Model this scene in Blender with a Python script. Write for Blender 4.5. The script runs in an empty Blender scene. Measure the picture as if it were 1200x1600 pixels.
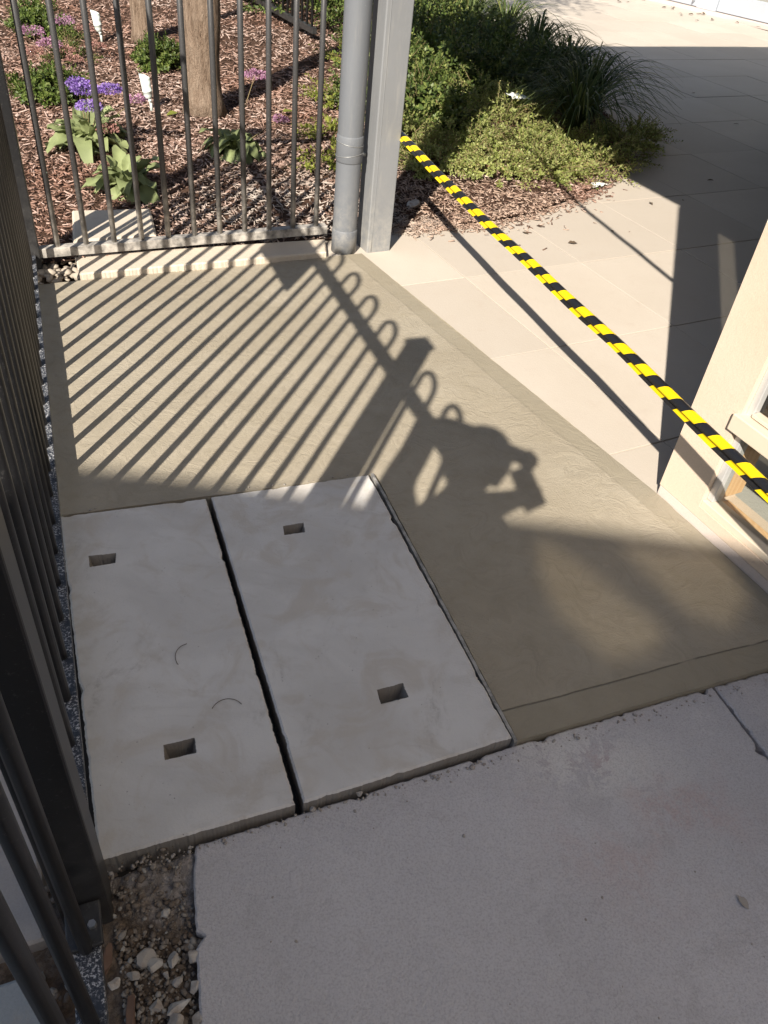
import bpy, bmesh, math, random
import numpy as np
from mathutils import Vector, Matrix
from mathutils.geometry import tessellate_polygon
from math import radians, sin, cos, pi

random.seed(7); RNG = np.random.default_rng(7)
SC = bpy.context.scene
COL = SC.collection

# ------------------------------------------------------------------ camera
CAM_H = 1.5; PITCH = 0.7063; ROLL = 0.1216; FPX = 1237.3
cam_d = bpy.data.cameras.new('camera'); cam = bpy.data.objects.new('camera', cam_d); COL.objects.link(cam)
fwd = Vector((0, cos(PITCH), -sin(PITCH))); rgt = Vector((1, 0, 0)); upv = Vector((0, sin(PITCH), cos(PITCH)))
R2 = rgt*cos(ROLL) + upv*sin(ROLL); U2 = -rgt*sin(ROLL) + upv*cos(ROLL)
mw = Matrix((R2, U2, -fwd)).transposed().to_4x4(); mw.translation = (0, 0, CAM_H)
cam.matrix_world = mw
cam_d.sensor_fit = 'VERTICAL'; cam_d.sensor_height = 32.0; cam_d.lens = 32.0*FPX/1600.0
cam_d.clip_start = 0.02; cam_d.clip_end = 500
SC.camera = cam
SC.render.resolution_x = 768; SC.render.resolution_y = 1024

# ------------------------------------------------------------------ light
SUN_AZ = radians(77.0); SUN_EL = radians(36.0)          # direction the light travels on the ground, height of the sun
sun_dir = Vector((cos(SUN_AZ)*cos(SUN_EL), sin(SUN_AZ)*cos(SUN_EL), -sin(SUN_EL)))
sd = bpy.data.lights.new('sun', 'SUN'); sd.energy = 5.0; sd.angle = radians(0.53); sd.color = (1.0, 0.93, 0.82)
so = bpy.data.objects.new('sun', sd); COL.objects.link(so)
so.rotation_euler = sun_dir.to_track_quat('-Z', 'Y').to_euler(); so.location = (-3, -12, 12)
W = bpy.data.worlds.new('World'); SC.world = W; W.use_nodes = True
wn = W.node_tree; bg = wn.nodes['Background']; sky = wn.nodes.new('ShaderNodeTexSky')
sky.sky_type = 'NISHITA'; sky.sun_disc = False; sky.sun_elevation = SUN_EL
sky.sun_rotation = math.atan2(-sun_dir.x, -sun_dir.y); sky.air_density = 1.0; sky.dust_density = 1.2
wn.links.new(sky.outputs[0], bg.inputs[0]); bg.inputs[1].default_value = 0.060
SC.view_settings.view_transform = 'Standard'; SC.view_settings.look = 'None'
SC.view_settings.gamma = 1.0; SC.view_settings.use_curve_mapping = False
SC.view_settings.exposure = 1.05
SC.cycles.max_bounces = 8; SC.cycles.transparent_max_bounces = 12
SC.cycles.use_denoising = True

# ------------------------------------------------------------------ node helpers
class NT:
    def __init__(s, name):
        s.m = bpy.data.materials.new(name); s.m.use_nodes = True
        s.t = s.m.node_tree; s.n = s.t.nodes; s.b = s.n['Principled BSDF']; s.out = s.n['Material Output']
        g = s.n.new('ShaderNodeNewGeometry'); s.pos = g.outputs['Position']; s.isl = g.outputs['Random Per Island']; s.nrm = g.outputs['Normal']
    def L(s, a, b): s.t.links.new(a, b)
    def put(s, sock, v):
        if isinstance(v, bpy.types.NodeSocket): s.L(v, sock)
        elif isinstance(v, (tuple, list)) and len(v) == 3 and len(sock.default_value) == 4: sock.default_value = (*v, 1)
        else: sock.default_value = v
    def noise(s, scale, detail=4, rough=0.55, vec=None, dist=0.0, col=False):
        n = s.n.new('ShaderNodeTexNoise'); s.put(n.inputs['Vector'], vec if vec is not None else s.pos)
        n.inputs['Scale'].default_value = scale; n.inputs['Detail'].default_value = detail
        n.inputs['Roughness'].default_value = rough; n.inputs['Distortion'].default_value = dist
        return n.outputs[1 if col else 0]
    def voro(s, scale, vec=None, feat='F1', out='Distance'):
        n = s.n.new('ShaderNodeTexVoronoi'); s.put(n.inputs['Vector'], vec if vec is not None else s.pos)
        n.feature = feat; n.inputs['Scale'].default_value = scale; return n.outputs[out]
    def wave(s, scale, dist, vec=None, dscale=1.5):
        n = s.n.new('ShaderNodeTexWave'); s.put(n.inputs['Vector'], vec if vec is not None else s.pos)
        n.inputs['Scale'].default_value = scale; n.inputs['Distortion'].default_value = dist
        n.inputs['Detail'].default_value = 3; n.inputs['Detail Scale'].default_value = dscale; return n.outputs['Fac']
    def ramp(s, f, stops, interp='LINEAR'):
        r = s.n.new('ShaderNodeValToRGB'); s.put(r.inputs[0], f); e = r.color_ramp.elements; r.color_ramp.interpolation = interp
        while len(e) < len(stops): e.new(0.5)
        for i, (p, c) in enumerate(stops):
            e[i].position = p; e[i].color = (*c, 1) if isinstance(c, (tuple, list)) else (c, c, c, 1)
        return r.outputs[0]
    def mix(s, f, a, b, mode='MIX'):
        n = s.n.new('ShaderNodeMix'); n.data_type = 'RGBA'; n.blend_type = mode
        s.put(n.inputs[0], f); s.put(n.inputs[6], a); s.put(n.inputs[7], b); return n.outputs[2]
    def mth(s, op, a, b=0.0, c=0.0):
        n = s.n.new('ShaderNodeMath'); n.operation = op
        for i, v in enumerate((a, b, c)): s.put(n.inputs[i], v)
        return n.outputs[0]
    def rng(s, f, a, b, c=0.0, d=1.0):
        n = s.n.new('ShaderNodeMapRange'); n.interpolation_type = 'SMOOTHSTEP'
        for i, v in enumerate((f, a, b, c, d)): s.put(n.inputs[i], v)
        return n.outputs[0]
    def dot(s, v, const):
        n = s.n.new('ShaderNodeVectorMath'); n.operation = 'DOT_PRODUCT'; s.put(n.inputs[0], v); n.inputs[1].default_value = const
        return n.outputs['Value']
    def dist(s, v, const):
        n = s.n.new('ShaderNodeVectorMath'); n.operation = 'DISTANCE'; s.put(n.inputs[0], v); n.inputs[1].default_value = const
        return n.outputs['Value']
    def scl(s, v, k):
        n = s.n.new('ShaderNodeVectorMath'); n.operation = 'MULTIPLY'; s.put(n.inputs[0], v); n.inputs[1].default_value = k
        return n.outputs[0]
    def sep(s, v):
        n = s.n.new('ShaderNodeSeparateXYZ'); s.put(n.inputs[0], v); return n.outputs
    def bump(s, h, strength=0.5, d=0.01, nrm=None):
        b = s.n.new('ShaderNodeBump'); s.put(b.inputs['Height'], h); b.inputs['Strength'].default_value = strength
        b.inputs['Distance'].default_value = d
        if nrm is not None: s.L(nrm, b.inputs['Normal'])
        return b.outputs[0]
    def fin(s, col, rough=0.8, normal=None, metal=0.0, spec=None):
        s.put(s.b.inputs['Base Color'], col); s.put(s.b.inputs['Roughness'], rough); s.put(s.b.inputs['Metallic'], metal)
        if normal is not None: s.L(normal, s.b.inputs['Normal'])
        if spec is not None: s.b.inputs['Specular IOR Level'].default_value = spec
        return s.m

def concrete(name, c, c2, stain=(0.25, 0.2, 0.15), stain_amt=0.3, grain=1.0, bump=0.35, speck=0.5, big=1.2):
    n = NT(name)
    a = n.noise(big, 5, 0.6); b = n.noise(9, 6, 0.65); f = n.noise(260, 3, 0.7); v = n.voro(190)
    col = n.mix(n.rng(a, 0.35, 0.68), c, c2)
    col = n.mix(n.mth('MULTIPLY', n.rng(b, 0.55, 0.8), stain_amt), col, stain)
    col = n.mix(n.mth('MULTIPLY', n.rng(f, 0.35, 0.75), 0.22*grain), col, tuple(x*0.55 for x in c), 'MIX')
    sp = n.rng(v, 0.0, 0.16, 1.0, 0.0)
    pick = n.rng(n.noise(70, 2, 0.5), 0.58, 0.66)
    col = n.mix(n.mth('MULTIPLY', n.mth('MULTIPLY', sp, pick), speck), col, tuple(x*0.35 for x in c))
    h = n.mth('ADD', n.mth('MULTIPLY', f, 0.5), n.mth('MULTIPLY', n.noise(60, 5, 0.7), 0.8))
    return n.fin(col, n.rng(b, 0.3, 0.7, 0.78, 0.95), n.bump(h, bump, 0.004), spec=0.3)

# ------------------------------------------------------------------ materials
MAT = {}
E31 = radians(31.07)
EU = Vector((cos(E31), sin(E31), 0)); EV = Vector((-sin(E31), cos(E31), 0))
def P(u, v, z=0.0): return EU*u + EV*v + Vector((0, 0, z))

def build_materials():
    # fresh concrete, trowelled, with a smoother tooled border
    n = NT('fresh concrete')
    a = n.noise(1.6, 5, 0.6); b = n.noise(14, 5, 0.6)
    col = n.mix(n.rng(a, 0.3, 0.7), (0.300, 0.258, 0.194), (0.345, 0.302, 0.235))
    col = n.mix(n.mth('MULTIPLY', n.rng(b, 0.5, 0.8), 0.35), col, (0.25, 0.215, 0.145))
    tw = n.noise(5, 3, 0.5, dist=1.0, col=True); tv = n.n.new('ShaderNodeVectorMath'); tv.operation = 'MULTIPLY_ADD'; n.L(tw, tv.inputs[0]); tv.inputs[1].default_value = (0.5, 0.5, 0); n.L(n.pos, tv.inputs[2])
    arcs = n.noise(34, 4, 0.65, vec=n.scl(tv.outputs[0], (0.22, 1.0, 1.0)))
    col = n.mix(n.mth('MULTIPLY', n.rng(arcs, 0.42, 0.68), 0.30), col, (0.225, 0.192, 0.142))
    col = n.mix(n.mth('MULTIPLY', n.rng(n.noise(2.7, 6, 0.7), 0.52, 0.66), 0.22), col, (0.40, 0.355, 0.285))
    # border along the wall side and along the near side
    ra = Vector((0.846 + 0.25, 2.012 - 3.585, 0)).normalized(); rn = Vector((ra.y, -ra.x, 0)); c0 = rn.dot(Vector((0.846, 2.012, 0)))
    if rn.x < 0: rn = -rn; c0 = -c0
    nb = Vector((0.84, 0.384, 0)).normalized(); nn = Vector((nb.y, -nb.x, 0)); c1 = nn.dot(Vector((0.353, 1.036, 0)))
    wob = n.mth('MULTIPLY', n.mth('SUBTRACT', n.noise(3, 3), 0.5), 0.02)
    d1 = n.mth('ADD', n.mth('SUBTRACT', c0, n.dot(n.pos, rn)), wob)
    d2 = n.mth('ADD', n.mth('SUBTRACT', c1, n.dot(n.pos, nn)), wob)
    edge = n.mth('MINIMUM', d1, d2)
    border = n.rng(edge, 0.074, 0.086, 1.0, 0.0)
    col = n.mix(n.mth('MULTIPLY', border, 0.55), col, (0.235, 0.205, 0.150))
    groove = n.mth('MULTIPLY', n.rng(n.mth('ABSOLUTE', n.mth('SUBTRACT', d2, 0.08)), 0.0, 0.0035, 1.0, 0.0), n.rng(n.noise(9, 2), 0.3, 0.5))
    col = n.mix(n.mth('MULTIPLY', groove, 0.7), col, (0.06, 0.05, 0.035))
    pits = n.mth('MULTIPLY', n.rng(n.voro(95), 0.0, 0.13, 1.0, 0.0), n.rng(n.noise(20, 2), 0.6, 0.68))
    col = n.mix(n.mth('MULTIPLY', pits, 0.5), col, (0.10, 0.085, 0.06))
    warp = n.noise(4, 2, 0.5, dist=0.8, col=True)
    vv = n.n.new('ShaderNodeVectorMath'); vv.operation = 'MULTIPLY_ADD'; n.L(warp, vv.inputs[0]); vv.inputs[1].default_value = (0.22, 0.22, 0); n.L(n.pos, vv.inputs[2])
    rip = n.noise(210, 4, 0.7, vec=n.scl(vv.outputs[0], (0.35, 1.0, 1.0)))
    h = n.mth('ADD', n.mth('MULTIPLY', rip, n.mth('SUBTRACT', 1.0, n.mth('MULTIPLY', border, 0.75))), n.mth('MULTIPLY', n.noise(300, 2), 0.35))
    h = n.mth('ADD', h, n.mth('MULTIPLY', arcs, 1.2))
    h = n.mth('SUBTRACT', h, n.mth('ADD', n.mth('MULTIPLY', groove, 1.5), n.mth('MULTIPLY', pits, 0.6)))
    MAT['fresh'] = n.fin(col, n.rng(b, 0.3, 0.7, 0.55, 0.75), n.bump(h, 0.6, 0.005), spec=0.3)

    # precast cover slabs: smeared grey cement
    n = NT('cover slab concrete')
    a = n.noise(3.2, 5, 0.55, vec=n.scl(n.pos, (1, 1.7, 1)), dist=0.8); b = n.noise(22, 6, 0.7); c = n.noise(7, 4, 0.6, dist=1.2)
    col = n.mix(n.rng(a, 0.32, 0.68), (0.505, 0.480, 0.455), (0.580, 0.556, 0.532))
    col = n.mix(n.mth('MULTIPLY', n.rng(c, 0.46, 0.66), 0.6), col, (0.455, 0.405, 0.35))
    col = n.mix(n.mth('MULTIPLY', n.rng(b, 0.58, 0.85), 0.45), col, (0.40, 0.37, 0.34))
    sm = n.rng(n.noise(5, 5, 0.6, vec=n.scl(n.pos, (1.0, 2.4, 1)), dist=2.2), 0.56, 0.70); col = n.mix(n.mth('MULTIPLY', sm, 0.28), col, (0.42, 0.385, 0.345))
    pits = n.mth('MULTIPLY', n.rng(n.voro(75), 0.0, 0.17, 1.0, 0.0), n.rng(n.noise(18, 2), 0.58, 0.64))
    col = n.mix(n.mth('MULTIPLY', pits, 0.6), col, (0.12, 0.11, 0.10))
    pore = n.mth('MULTIPLY', n.rng(n.voro(340), 0.0, 0.2, 1.0, 0.0), n.rng(n.noise(11, 4, 0.6), 0.45, 0.62)); col = n.mix(n.mth('MULTIPLY', pore, 0.45), col, (0.24, 0.22, 0.20))
    scuff = n.mth('MULTIPLY', n.rng(n.noise(3.1, 6, 0.75, vec=n.scl(n.pos, (2.6, 1.0, 1)), dist=0.5), 0.55, 0.72), n.rng(n.noise(60, 5, 0.8), 0.35, 0.6)); col = n.mix(n.mth('MULTIPLY', scuff, 0.62), col, (0.33, 0.30, 0.275))
    h = n.mth('SUBTRACT', n.mth('ADD', n.mth('MULTIPLY', n.noise(180, 4, 0.7), 0.5), n.mth('MULTIPLY', b, 0.8)), n.mth('ADD', pits, n.mth('MULTIPLY', pore, 0.4)))
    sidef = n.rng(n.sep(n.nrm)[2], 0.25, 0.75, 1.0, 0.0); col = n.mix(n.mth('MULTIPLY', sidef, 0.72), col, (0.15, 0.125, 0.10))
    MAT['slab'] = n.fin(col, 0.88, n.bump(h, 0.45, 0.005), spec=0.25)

    # old footpath
    n = NT('footpath concrete')
    a = n.noise(1.3, 5, 0.6); b = n.noise(10, 6, 0.68); f = n.noise(320, 3, 0.7)
    col = n.mix(n.rng(a, 0.3, 0.7), (0.492, 0.470, 0.474), (0.582, 0.556, 0.560))
    col = n.mix(n.mth('MULTIPLY', n.rng(b, 0.5, 0.8), 0.35), col, (0.40, 0.36, 0.345))
    col = n.mix(n.mth('MULTIPLY', n.rng(n.noise(3.3, 7, 0.75, dist=0.4), 0.54, 0.62), 0.30), col, (0.36, 0.335, 0.33))
    col = n.mix(n.mth('MULTIPLY', n.rng(n.noise(7, 7, 0.8, vec=n.scl(n.pos, (1.3, 0.8, 1))), 0.60, 0.64), 0.30), col, (0.62, 0.60, 0.59))
    pink = n.mth('MULTIPLY', n.rng(n.dist(n.pos, (0.62, 0.93, -0.012)), 0.05, 0.34, 1.0, 0.0), n.rng(n.noise(6, 4), 0.42, 0.62))
    col = n.mix(n.mth('MULTIPLY', n.mth('MULTIPLY', pink, n.rng(n.noise(45, 5, 0.75), 0.35, 0.6)), 0.6), col, (0.50, 0.37, 0.345))
    white = n.mth('MULTIPLY', n.rng(n.dist(n.scl(n.pos, (0.45, 1.0, 1.0)), (0.225, 1.02, -0.012)), 0.015, 0.14, 1.0, 0.0), n.rng(n.noise(16, 7, 0.75, dist=0.6), 0.45, 0.49))
    col = n.mix(n.mth('MULTIPLY', white, 0.85), col, (0.66, 0.63, 0.60))
    sp = n.mth('MULTIPLY', n.rng(n.voro(210), 0.0, 0.16, 1.0, 0.0), n.rng(n.noise(60, 2), 0.52, 0.62))
    col = n.mix(n.mth('MULTIPLY', sp, 0.65), col, (0.10, 0.09, 0.09))
    ws = n.mth('MULTIPLY', n.rng(n.voro(150, vec=n.scl(n.pos, (1.02, 0.97, 1.3))), 0.0, 0.12, 1.0, 0.0), n.rng(n.noise(50, 2, vec=n.scl(n.pos, (1.1, 0.9, 2))), 0.56, 0.64))
    col = n.mix(n.mth('MULTIPLY', ws, 0.45), col, (0.62, 0.58, 0.55))
    col = n.mix(n.mth('MULTIPLY', n.rng(n.noise(230, 4, 0.8), 0.42, 0.68), 0.42), col, (0.24, 0.215, 0.215))
    h = n.mth('ADD', n.mth('MULTIPLY', f, 0.6), n.mth('MULTIPLY', n.noise(110, 4, 0.7), 0.9))
    MAT['footpath'] = n.fin(col, 0.92, n.bump(h, 0.7, 0.006), spec=0.25)

    n = NT('cream paver')
    a = n.noise(1.1, 5, 0.6); b = n.noise(11, 6, 0.68); f = n.noise(300, 3, 0.7)
    rnd = n.n.new('ShaderNodeObjectInfo').outputs['Random']
    col = n.mix(n.rng(a, 0.3, 0.7), (0.470, 0.410, 0.342), (0.520, 0.460, 0.392))
    col = n.mix(n.mth('MULTIPLY', rnd, 0.7), col, (0.41, 0.36, 0.305))
    col = n.mix(n.mth('MULTIPLY', n.rng(b, 0.52, 0.82), 0.4), col, (0.40, 0.325, 0.26))
    sp = n.mth('MULTIPLY', n.rng(n.voro(160), 0.0, 0.15, 1.0, 0.0), n.rng(n.noise(40, 2), 0.56, 0.64))
    col = n.mix(n.mth('MULTIPLY', sp, 0.4), col, (0.25, 0.2, 0.15))
    h = n.mth('ADD', n.mth('MULTIPLY', f, 0.5), n.mth('MULTIPLY', n.noise(80, 4, 0.7), 0.8))
    MAT['paver'] = n.fin(col, 0.72, n.bump(h, 0.22, 0.004), spec=0.35)

    MAT['joint'] = concrete('paver joint mortar', (0.20, 0.165, 0.13), (0.16, 0.13, 0.105))
    MAT['floor'] = concrete('broomed floor concrete', (0.36, 0.34, 0.30), (0.42, 0.40, 0.36), speck=0.8, bump=0.6)
    MAT['footing'] = concrete('footing concrete', (0.56, 0.485, 0.39), (0.50, 0.43, 0.35), speck=0.9, bump=0.5)
    MAT['kerb'] = concrete('neighbour paving concrete', (0.42, 0.375, 0.335), (0.36, 0.33, 0.31), speck=0.7, bump=0.5, stain_amt=0.5)
    MAT['bluestone'] = concrete('grey blue plinth concrete', (0.22, 0.25, 0.28), (0.30, 0.32, 0.33), speck=0.5, stain=(0.45, 0.36, 0.26), stain_amt=0.6)

    n = NT('earth')
    a = n.noise(8, 6, 0.7); b = n.noise(60, 5, 0.75); v = n.voro(90)
    col = n.ramp(a, [(0.3, (0.10, 0.070, 0.048)), (0.5, (0.19, 0.14, 0.10)), (0.7, (0.30, 0.25, 0.20))])
    col = n.mix(n.mth('MULTIPLY', n.rng(b, 0.4, 0.7), 0.6), col, (0.07, 0.05, 0.035))
    MAT['earth'] = n.fin(col, 0.95, n.bump(n.mth('ADD', b, v), 0.9, 0.01), spec=0.15)

    n = NT('mulch base')
    a = n.noise(40, 5, 0.8, dist=1.0)
    col = n.ramp(a, [(0.3, (0.035, 0.020, 0.014)), (0.55, (0.10, 0.058, 0.040)), (0.75, (0.21, 0.135, 0.10))])
    MAT['mulchbase'] = n.fin(col, 0.95, n.bump(a, 1.0, 0.02), spec=0.1)
    n = NT('mulch chips')
    red = n.rng(n.noise(0.9, 3, 0.6), 0.35, 0.7)
    c1 = n.ramp(n.isl, [(0.0, (0.07, 0.042, 0.032)), (0.4, (0.19, 0.125, 0.098)), (0.75, (0.33, 0.235, 0.195)), (1.0, (0.50, 0.40, 0.35))])
    c2 = n.ramp(n.isl, [(0.0, (0.07, 0.036, 0.024)), (0.5, (0.21, 0.115, 0.082)), (0.85, (0.32, 0.19, 0.145)), (1.0, (0.45, 0.32, 0.27))])
    # pale, weathered and dusted chips beside the concrete works
    dusty = n.mth('MULTIPLY', n.rng(n.dist(n.pos, (-0.55, 3.95, 0.0)), 0.25, 0.95, 1.0, 0.0), n.rng(n.noise(12, 3), 0.3, 0.6))
    c3 = n.mix(n.mth('MULTIPLY', dusty, 0.75), n.mix(red, c1, c2), (0.46, 0.41, 0.36))
    pale = n.mth('MULTIPLY', n.rng(n.dist(n.scl(n.pos, (0.7, 1.0, 1.0)), (0.25, 4.25, 0.0)), 0.3, 0.75, 1.0, 0.0), n.rng(n.isl, 0.2, 0.6))
    c3 = n.mix(n.mth('MULTIPLY', pale, 0.5), c3, (0.42, 0.31, 0.23))
    MAT['chips'] = n.fin(c3, 0.9, n.bump(n.noise(200, 3), 0.5, 0.003), spec=0.15)

    # black painted fence steel with pale cement dust that is thickest low down
    def fence(name, base, dustc, amt, zmax):
        n = NT(name); z = n.sep(n.pos)[2]
        nz = n.noise(28, 5, 0.6); n2 = n.noise(9, 4, 0.6)
        low = n.rng(n.mth('ADD', z, n.mth('MULTIPLY', n.mth('SUBTRACT', n2, 0.5), 0.5)), 0.02, zmax, 1.0, 0.0)
        sp = n.rng(n.noise(150, 3, 0.7), 0.60, 0.70)
        d = n.mth('MINIMUM', 1.0, n.mth('ADD', n.mth('MULTIPLY', n.mth('MULTIPLY', low, n.rng(nz, 0.15, 0.75)), amt), n.mth('MULTIPLY', sp, 0.12)))
        col = n.mix(d, base, dustc)
        return n.fin(col, n.rng(d, 0, 1, 0.40, 0.85), n.bump(nz, 0.10, 0.002), spec=0.5)
    MAT['fence_side'] = fence('black dusted fence paint', (0.010, 0.010, 0.011), (0.30, 0.285, 0.27), 0.12, 0.5)
    MAT['fence_cross'] = fence('charcoal dusted fence paint', (0.042, 0.041, 0.042), (0.50, 0.46, 0.41), 0.95, 0.38)
    n = NT('rail with cement splatter')
    v = n.noise(190, 4, 0.75); a = n.noise(30, 3)
    sp = n.mth('MULTIPLY', n.rng(v, 0.50, 0.60), n.rng(a, 0.36, 0.56))
    MAT['rail_splat'] = n.fin(n.mix(sp, (0.022, 0.026, 0.036), (0.42, 0.42, 0.43)), n.rng(sp, 0, 1, 0.45, 0.9), n.bump(v, 0.3, 0.002))
    n = NT('galvanised bolt'); MAT['bolt'] = n.fin(n.mix(n.noise(90), (0.30, 0.31, 0.33), (0.45, 0.45, 0.46)), 0.4, metal=0.8)

    def painted(name, c, dirt, rough=0.45, runs=0.3):
        n = NT(name); a = n.noise(3, 5, 0.6); z = n.sep(n.pos)[2]
        st = n.noise(18, 4, 0.6, vec=n.scl(n.pos, (3.0, 3.0, 0.35)))
        low = n.rng(n.mth('ADD', z, n.mth('MULTIPLY', a, 0.3)), 0.05, 0.55, 1.0, 0.0)
        d = n.mth('ADD', n.mth('MULTIPLY', n.rng(st, 0.5, 0.8), runs), n.mth('MULTIPLY', n.mth('MULTIPLY', low, n.rng(n.noise(25, 4, 0.7), 0.3, 0.7)), 0.75))
        col = n.mix(n.mth('MINIMUM', d, 1.0), n.mix(n.rng(a, 0.3, 0.7), c, tuple(x*0.88 for x in c)), dirt)
        sp = n.mth('MULTIPLY', n.rng(n.voro(70), 0.0, 0.10, 1.0, 0.0), n.rng(n.noise(15, 2), 0.55, 0.62))
        col = n.mix(n.mth('MULTIPLY', sp, 0.7), col, (0.6, 0.57, 0.52))
        return n.fin(col, n.rng(a, 0.3, 0.7, rough, rough+0.2), n.bump(n.mth('ADD', st, n.noise(120, 3)), 0.12, 0.003))
    MAT['pipe'] = painted('grey downpipe paint', (0.128, 0.136, 0.150), (0.28, 0.265, 0.24), 0.5, 0.15)
    MAT['post'] = painted('light grey post paint', (0.195, 0.200, 0.208), (0.32, 0.305, 0.275), 0.42, 0.35)
    MAT['upper'] = concrete('pale bounce render', (0.78, 0.73, 0.65), (0.80, 0.76, 0.69), speck=0.2, bump=0.12)  # kept very pale so the added wall above the canopy bounces more sun
    MAT['wall'] = concrete('cream render', (0.545, 0.430, 0.325), (0.585, 0.475, 0.375), speck=0.8, bump=0.3, stain=(0.46, 0.35, 0.26), stain_amt=0.5)
    MAT['plinth'] = concrete('pale pink threshold concrete', (0.50, 0.42, 0.38), (0.56, 0.48, 0.43), speck=0.6, bump=0.3)
    n = NT('aluminium frame'); MAT['alu'] = n.fin(n.mix(n.noise(25, 4), (0.46, 0.46, 0.46), (0.56, 0.55, 0.53)), 0.38, metal=0.35)
    n = NT('cream frame paint'); MAT['frame'] = n.fin(n.mix(n.noise(14, 4), (0.52, 0.44, 0.34), (0.58, 0.50, 0.40)), 0.45)
    n = NT('tan timber lining'); w = n.wave(6, 6, vec=n.scl(n.pos, (3, 3, 0.4)))
    MAT['timber'] = n.fin(n.mix(w, (0.56, 0.34, 0.17), (0.63, 0.41, 0.22)), 0.6, n.bump(w, 0.1, 0.002))
    n = NT('sun blocker fabric'); MAT['blind'] = n.fin(n.mix(n.noise(40), (0.45, 0.43, 0.40), (0.5, 0.48, 0.45)), 0.9)
    n = NT('shopfront aluminium'); MAT['shopalu'] = n.fin(n.mix(n.noise(6, 4), (0.36, 0.39, 0.44), (0.45, 0.48, 0.52)), 0.4, metal=0.2)
    n = NT('window glass')
    tr = n.n.new('ShaderNodeBsdfTransparent'); gl = n.n.new('ShaderNodeBsdfGlossy'); gl.inputs['Roughness'].default_value = 0.02
    tr.inputs[0].default_value = (0.94, 0.95, 0.94, 1)
    lw = n.n.new('ShaderNodeLayerWeight'); fr = n.n.new('ShaderNodeMath'); fr.operation = 'MULTIPLY_ADD'; pw_ = n.mth('POWER', lw.outputs['Facing'], 5.0); n.L(pw_, fr.inputs[0]); fr.inputs[1].default_value = 0.8; fr.inputs[2].default_value = 0.04; mx = n.n.new('ShaderNodeMixShader')
    n.L(fr.outputs[0], mx.inputs[0]); n.L(tr.outputs[0], mx.inputs[1]); n.L(gl.outputs[0], mx.inputs[2]); n.L(mx.outputs[0], n.out.inputs[0]); MAT['glass'] = n.m
    n = NT('light stripe glass')  # for the added panes that let faint sun stripes through
    tr = n.n.new('ShaderNodeBsdfTransparent'); gl = n.n.new('ShaderNodeBsdfGlossy'); gl.inputs['Roughness'].default_value = 0.03
    tr.inputs[0].default_value = (0.40, 0.38, 0.34, 1); mx = n.n.new('ShaderNodeMixShader'); mx.inputs[0].default_value = 0.08
    n.L(tr.outputs[0], mx.inputs[1]); n.L(gl.outputs[0], mx.inputs[2]); n.L(mx.outputs[0], n.out.inputs[0]); MAT['tint'] = n.m
    MAT['tint2'] = MAT['tint'].copy(); MAT['tint2'].name = 'grey solar glass'
    for nd in MAT['tint2'].node_tree.nodes:
        if nd.type == 'BSDF_TRANSPARENT': nd.inputs[0].default_value = (0.36, 0.36, 0.35, 1)
    MAT['roof'] = concrete('dark canopy soffit', (0.10, 0.10, 0.105), (0.13, 0.13, 0.135))
    MAT['render'] = concrete('pale building render', (0.50, 0.47, 0.43), (0.55, 0.52, 0.48))

    # barrier tape: diagonal stripes printed along the strip (u along, v across, metres)
    n = NT('yellow and black tape'); uv = n.n.new('ShaderNodeUVMap').outputs[0]; s = n.sep(uv)
    ph = n.mth('FRACT', n.mth('DIVIDE', n.mth('ADD', s[0], s[1]), 0.110))
    k = n.mth('GREATER_THAN', ph, 0.5)
    dirt = n.rng(n.noise(60, 4, 0.7), 0.62, 0.8)
    col = n.mix(k, (0.72, 0.50, 0.004), (0.010, 0.010, 0.012))
    col = n.mix(n.mth('MULTIPLY', dirt, 0.12), col, (0.3, 0.27, 0.2))
    MAT['tape'] = n.fin(col, 0.32, n.bump(n.noise(35, 3), 0.08, 0.003), spec=0.5)

    def leafmat(name, stops, trans=0.35, rough=0.5, gl=0.4):
        n = NT(name); col = n.ramp(n.isl, stops)
        col = n.mix(n.mth('MULTIPLY', n.rng(n.noise(6, 3), 0.35, 0.65), 0.45), col, tuple(c*0.5 for c in stops[0][1]))
        n.fin(col, rough, spec=gl); tl = n.n.new('ShaderNodeBsdfTranslucent'); n.L(col, tl.inputs[0])
        mx = n.n.new('ShaderNodeMixShader'); mx.inputs[0].default_value = trans
        n.L(n.b.outputs[0], mx.inputs[1]); n.L(tl.outputs[0], mx.inputs[2]); n.L(mx.outputs[0], n.out.inputs[0]); return n.m
    MAT['cover'] = leafmat('ground cover leaves', [(0.0, (0.20, 0.24, 0.06)), (0.5, (0.39, 0.43, 0.13)), (0.85, (0.50, 0.53, 0.22)), (1.0, (0.42, 0.30, 0.14))], 0.45)
    MAT['shrub'] = leafmat('glossy shrub leaves', [(0.0, (0.055, 0.090, 0.022)), (0.5, (0.125, 0.175, 0.042)), (0.9, (0.25, 0.29, 0.08)), (1.0, (0.34, 0.36, 0.12))])
    MAT['bush'] = leafmat('light green bush leaves', [(0.0, (0.055, 0.090, 0.018)), (0.6, (0.12, 0.17, 0.035)), (1.0, (0.22, 0.26, 0.07))])
    MAT['gold'] = leafmat('golden sprig leaves', [(0.0, (0.16, 0.20, 0.03)), (1.0, (0.34, 0.36, 0.07))], 0.4)
    MAT['grass'] = leafmat('strap grass blades', [(0.0, (0.06, 0.09, 0.03)), (0.6, (0.12, 0.16, 0.055)), (0.92, (0.22, 0.25, 0.08)), (1.0, (0.42, 0.38, 0.14))], 0.35, 0.6, 0.2)
    MAT['statice'] = leafmat('sea lavender leaves', [(0.0, (0.15, 0.20, 0.085)), (0.45, (0.26, 0.31, 0.14)), (0.8, (0.38, 0.41, 0.19)), (1.0, (0.46, 0.46, 0.16))], 0.3, 0.6, 0.3)
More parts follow.
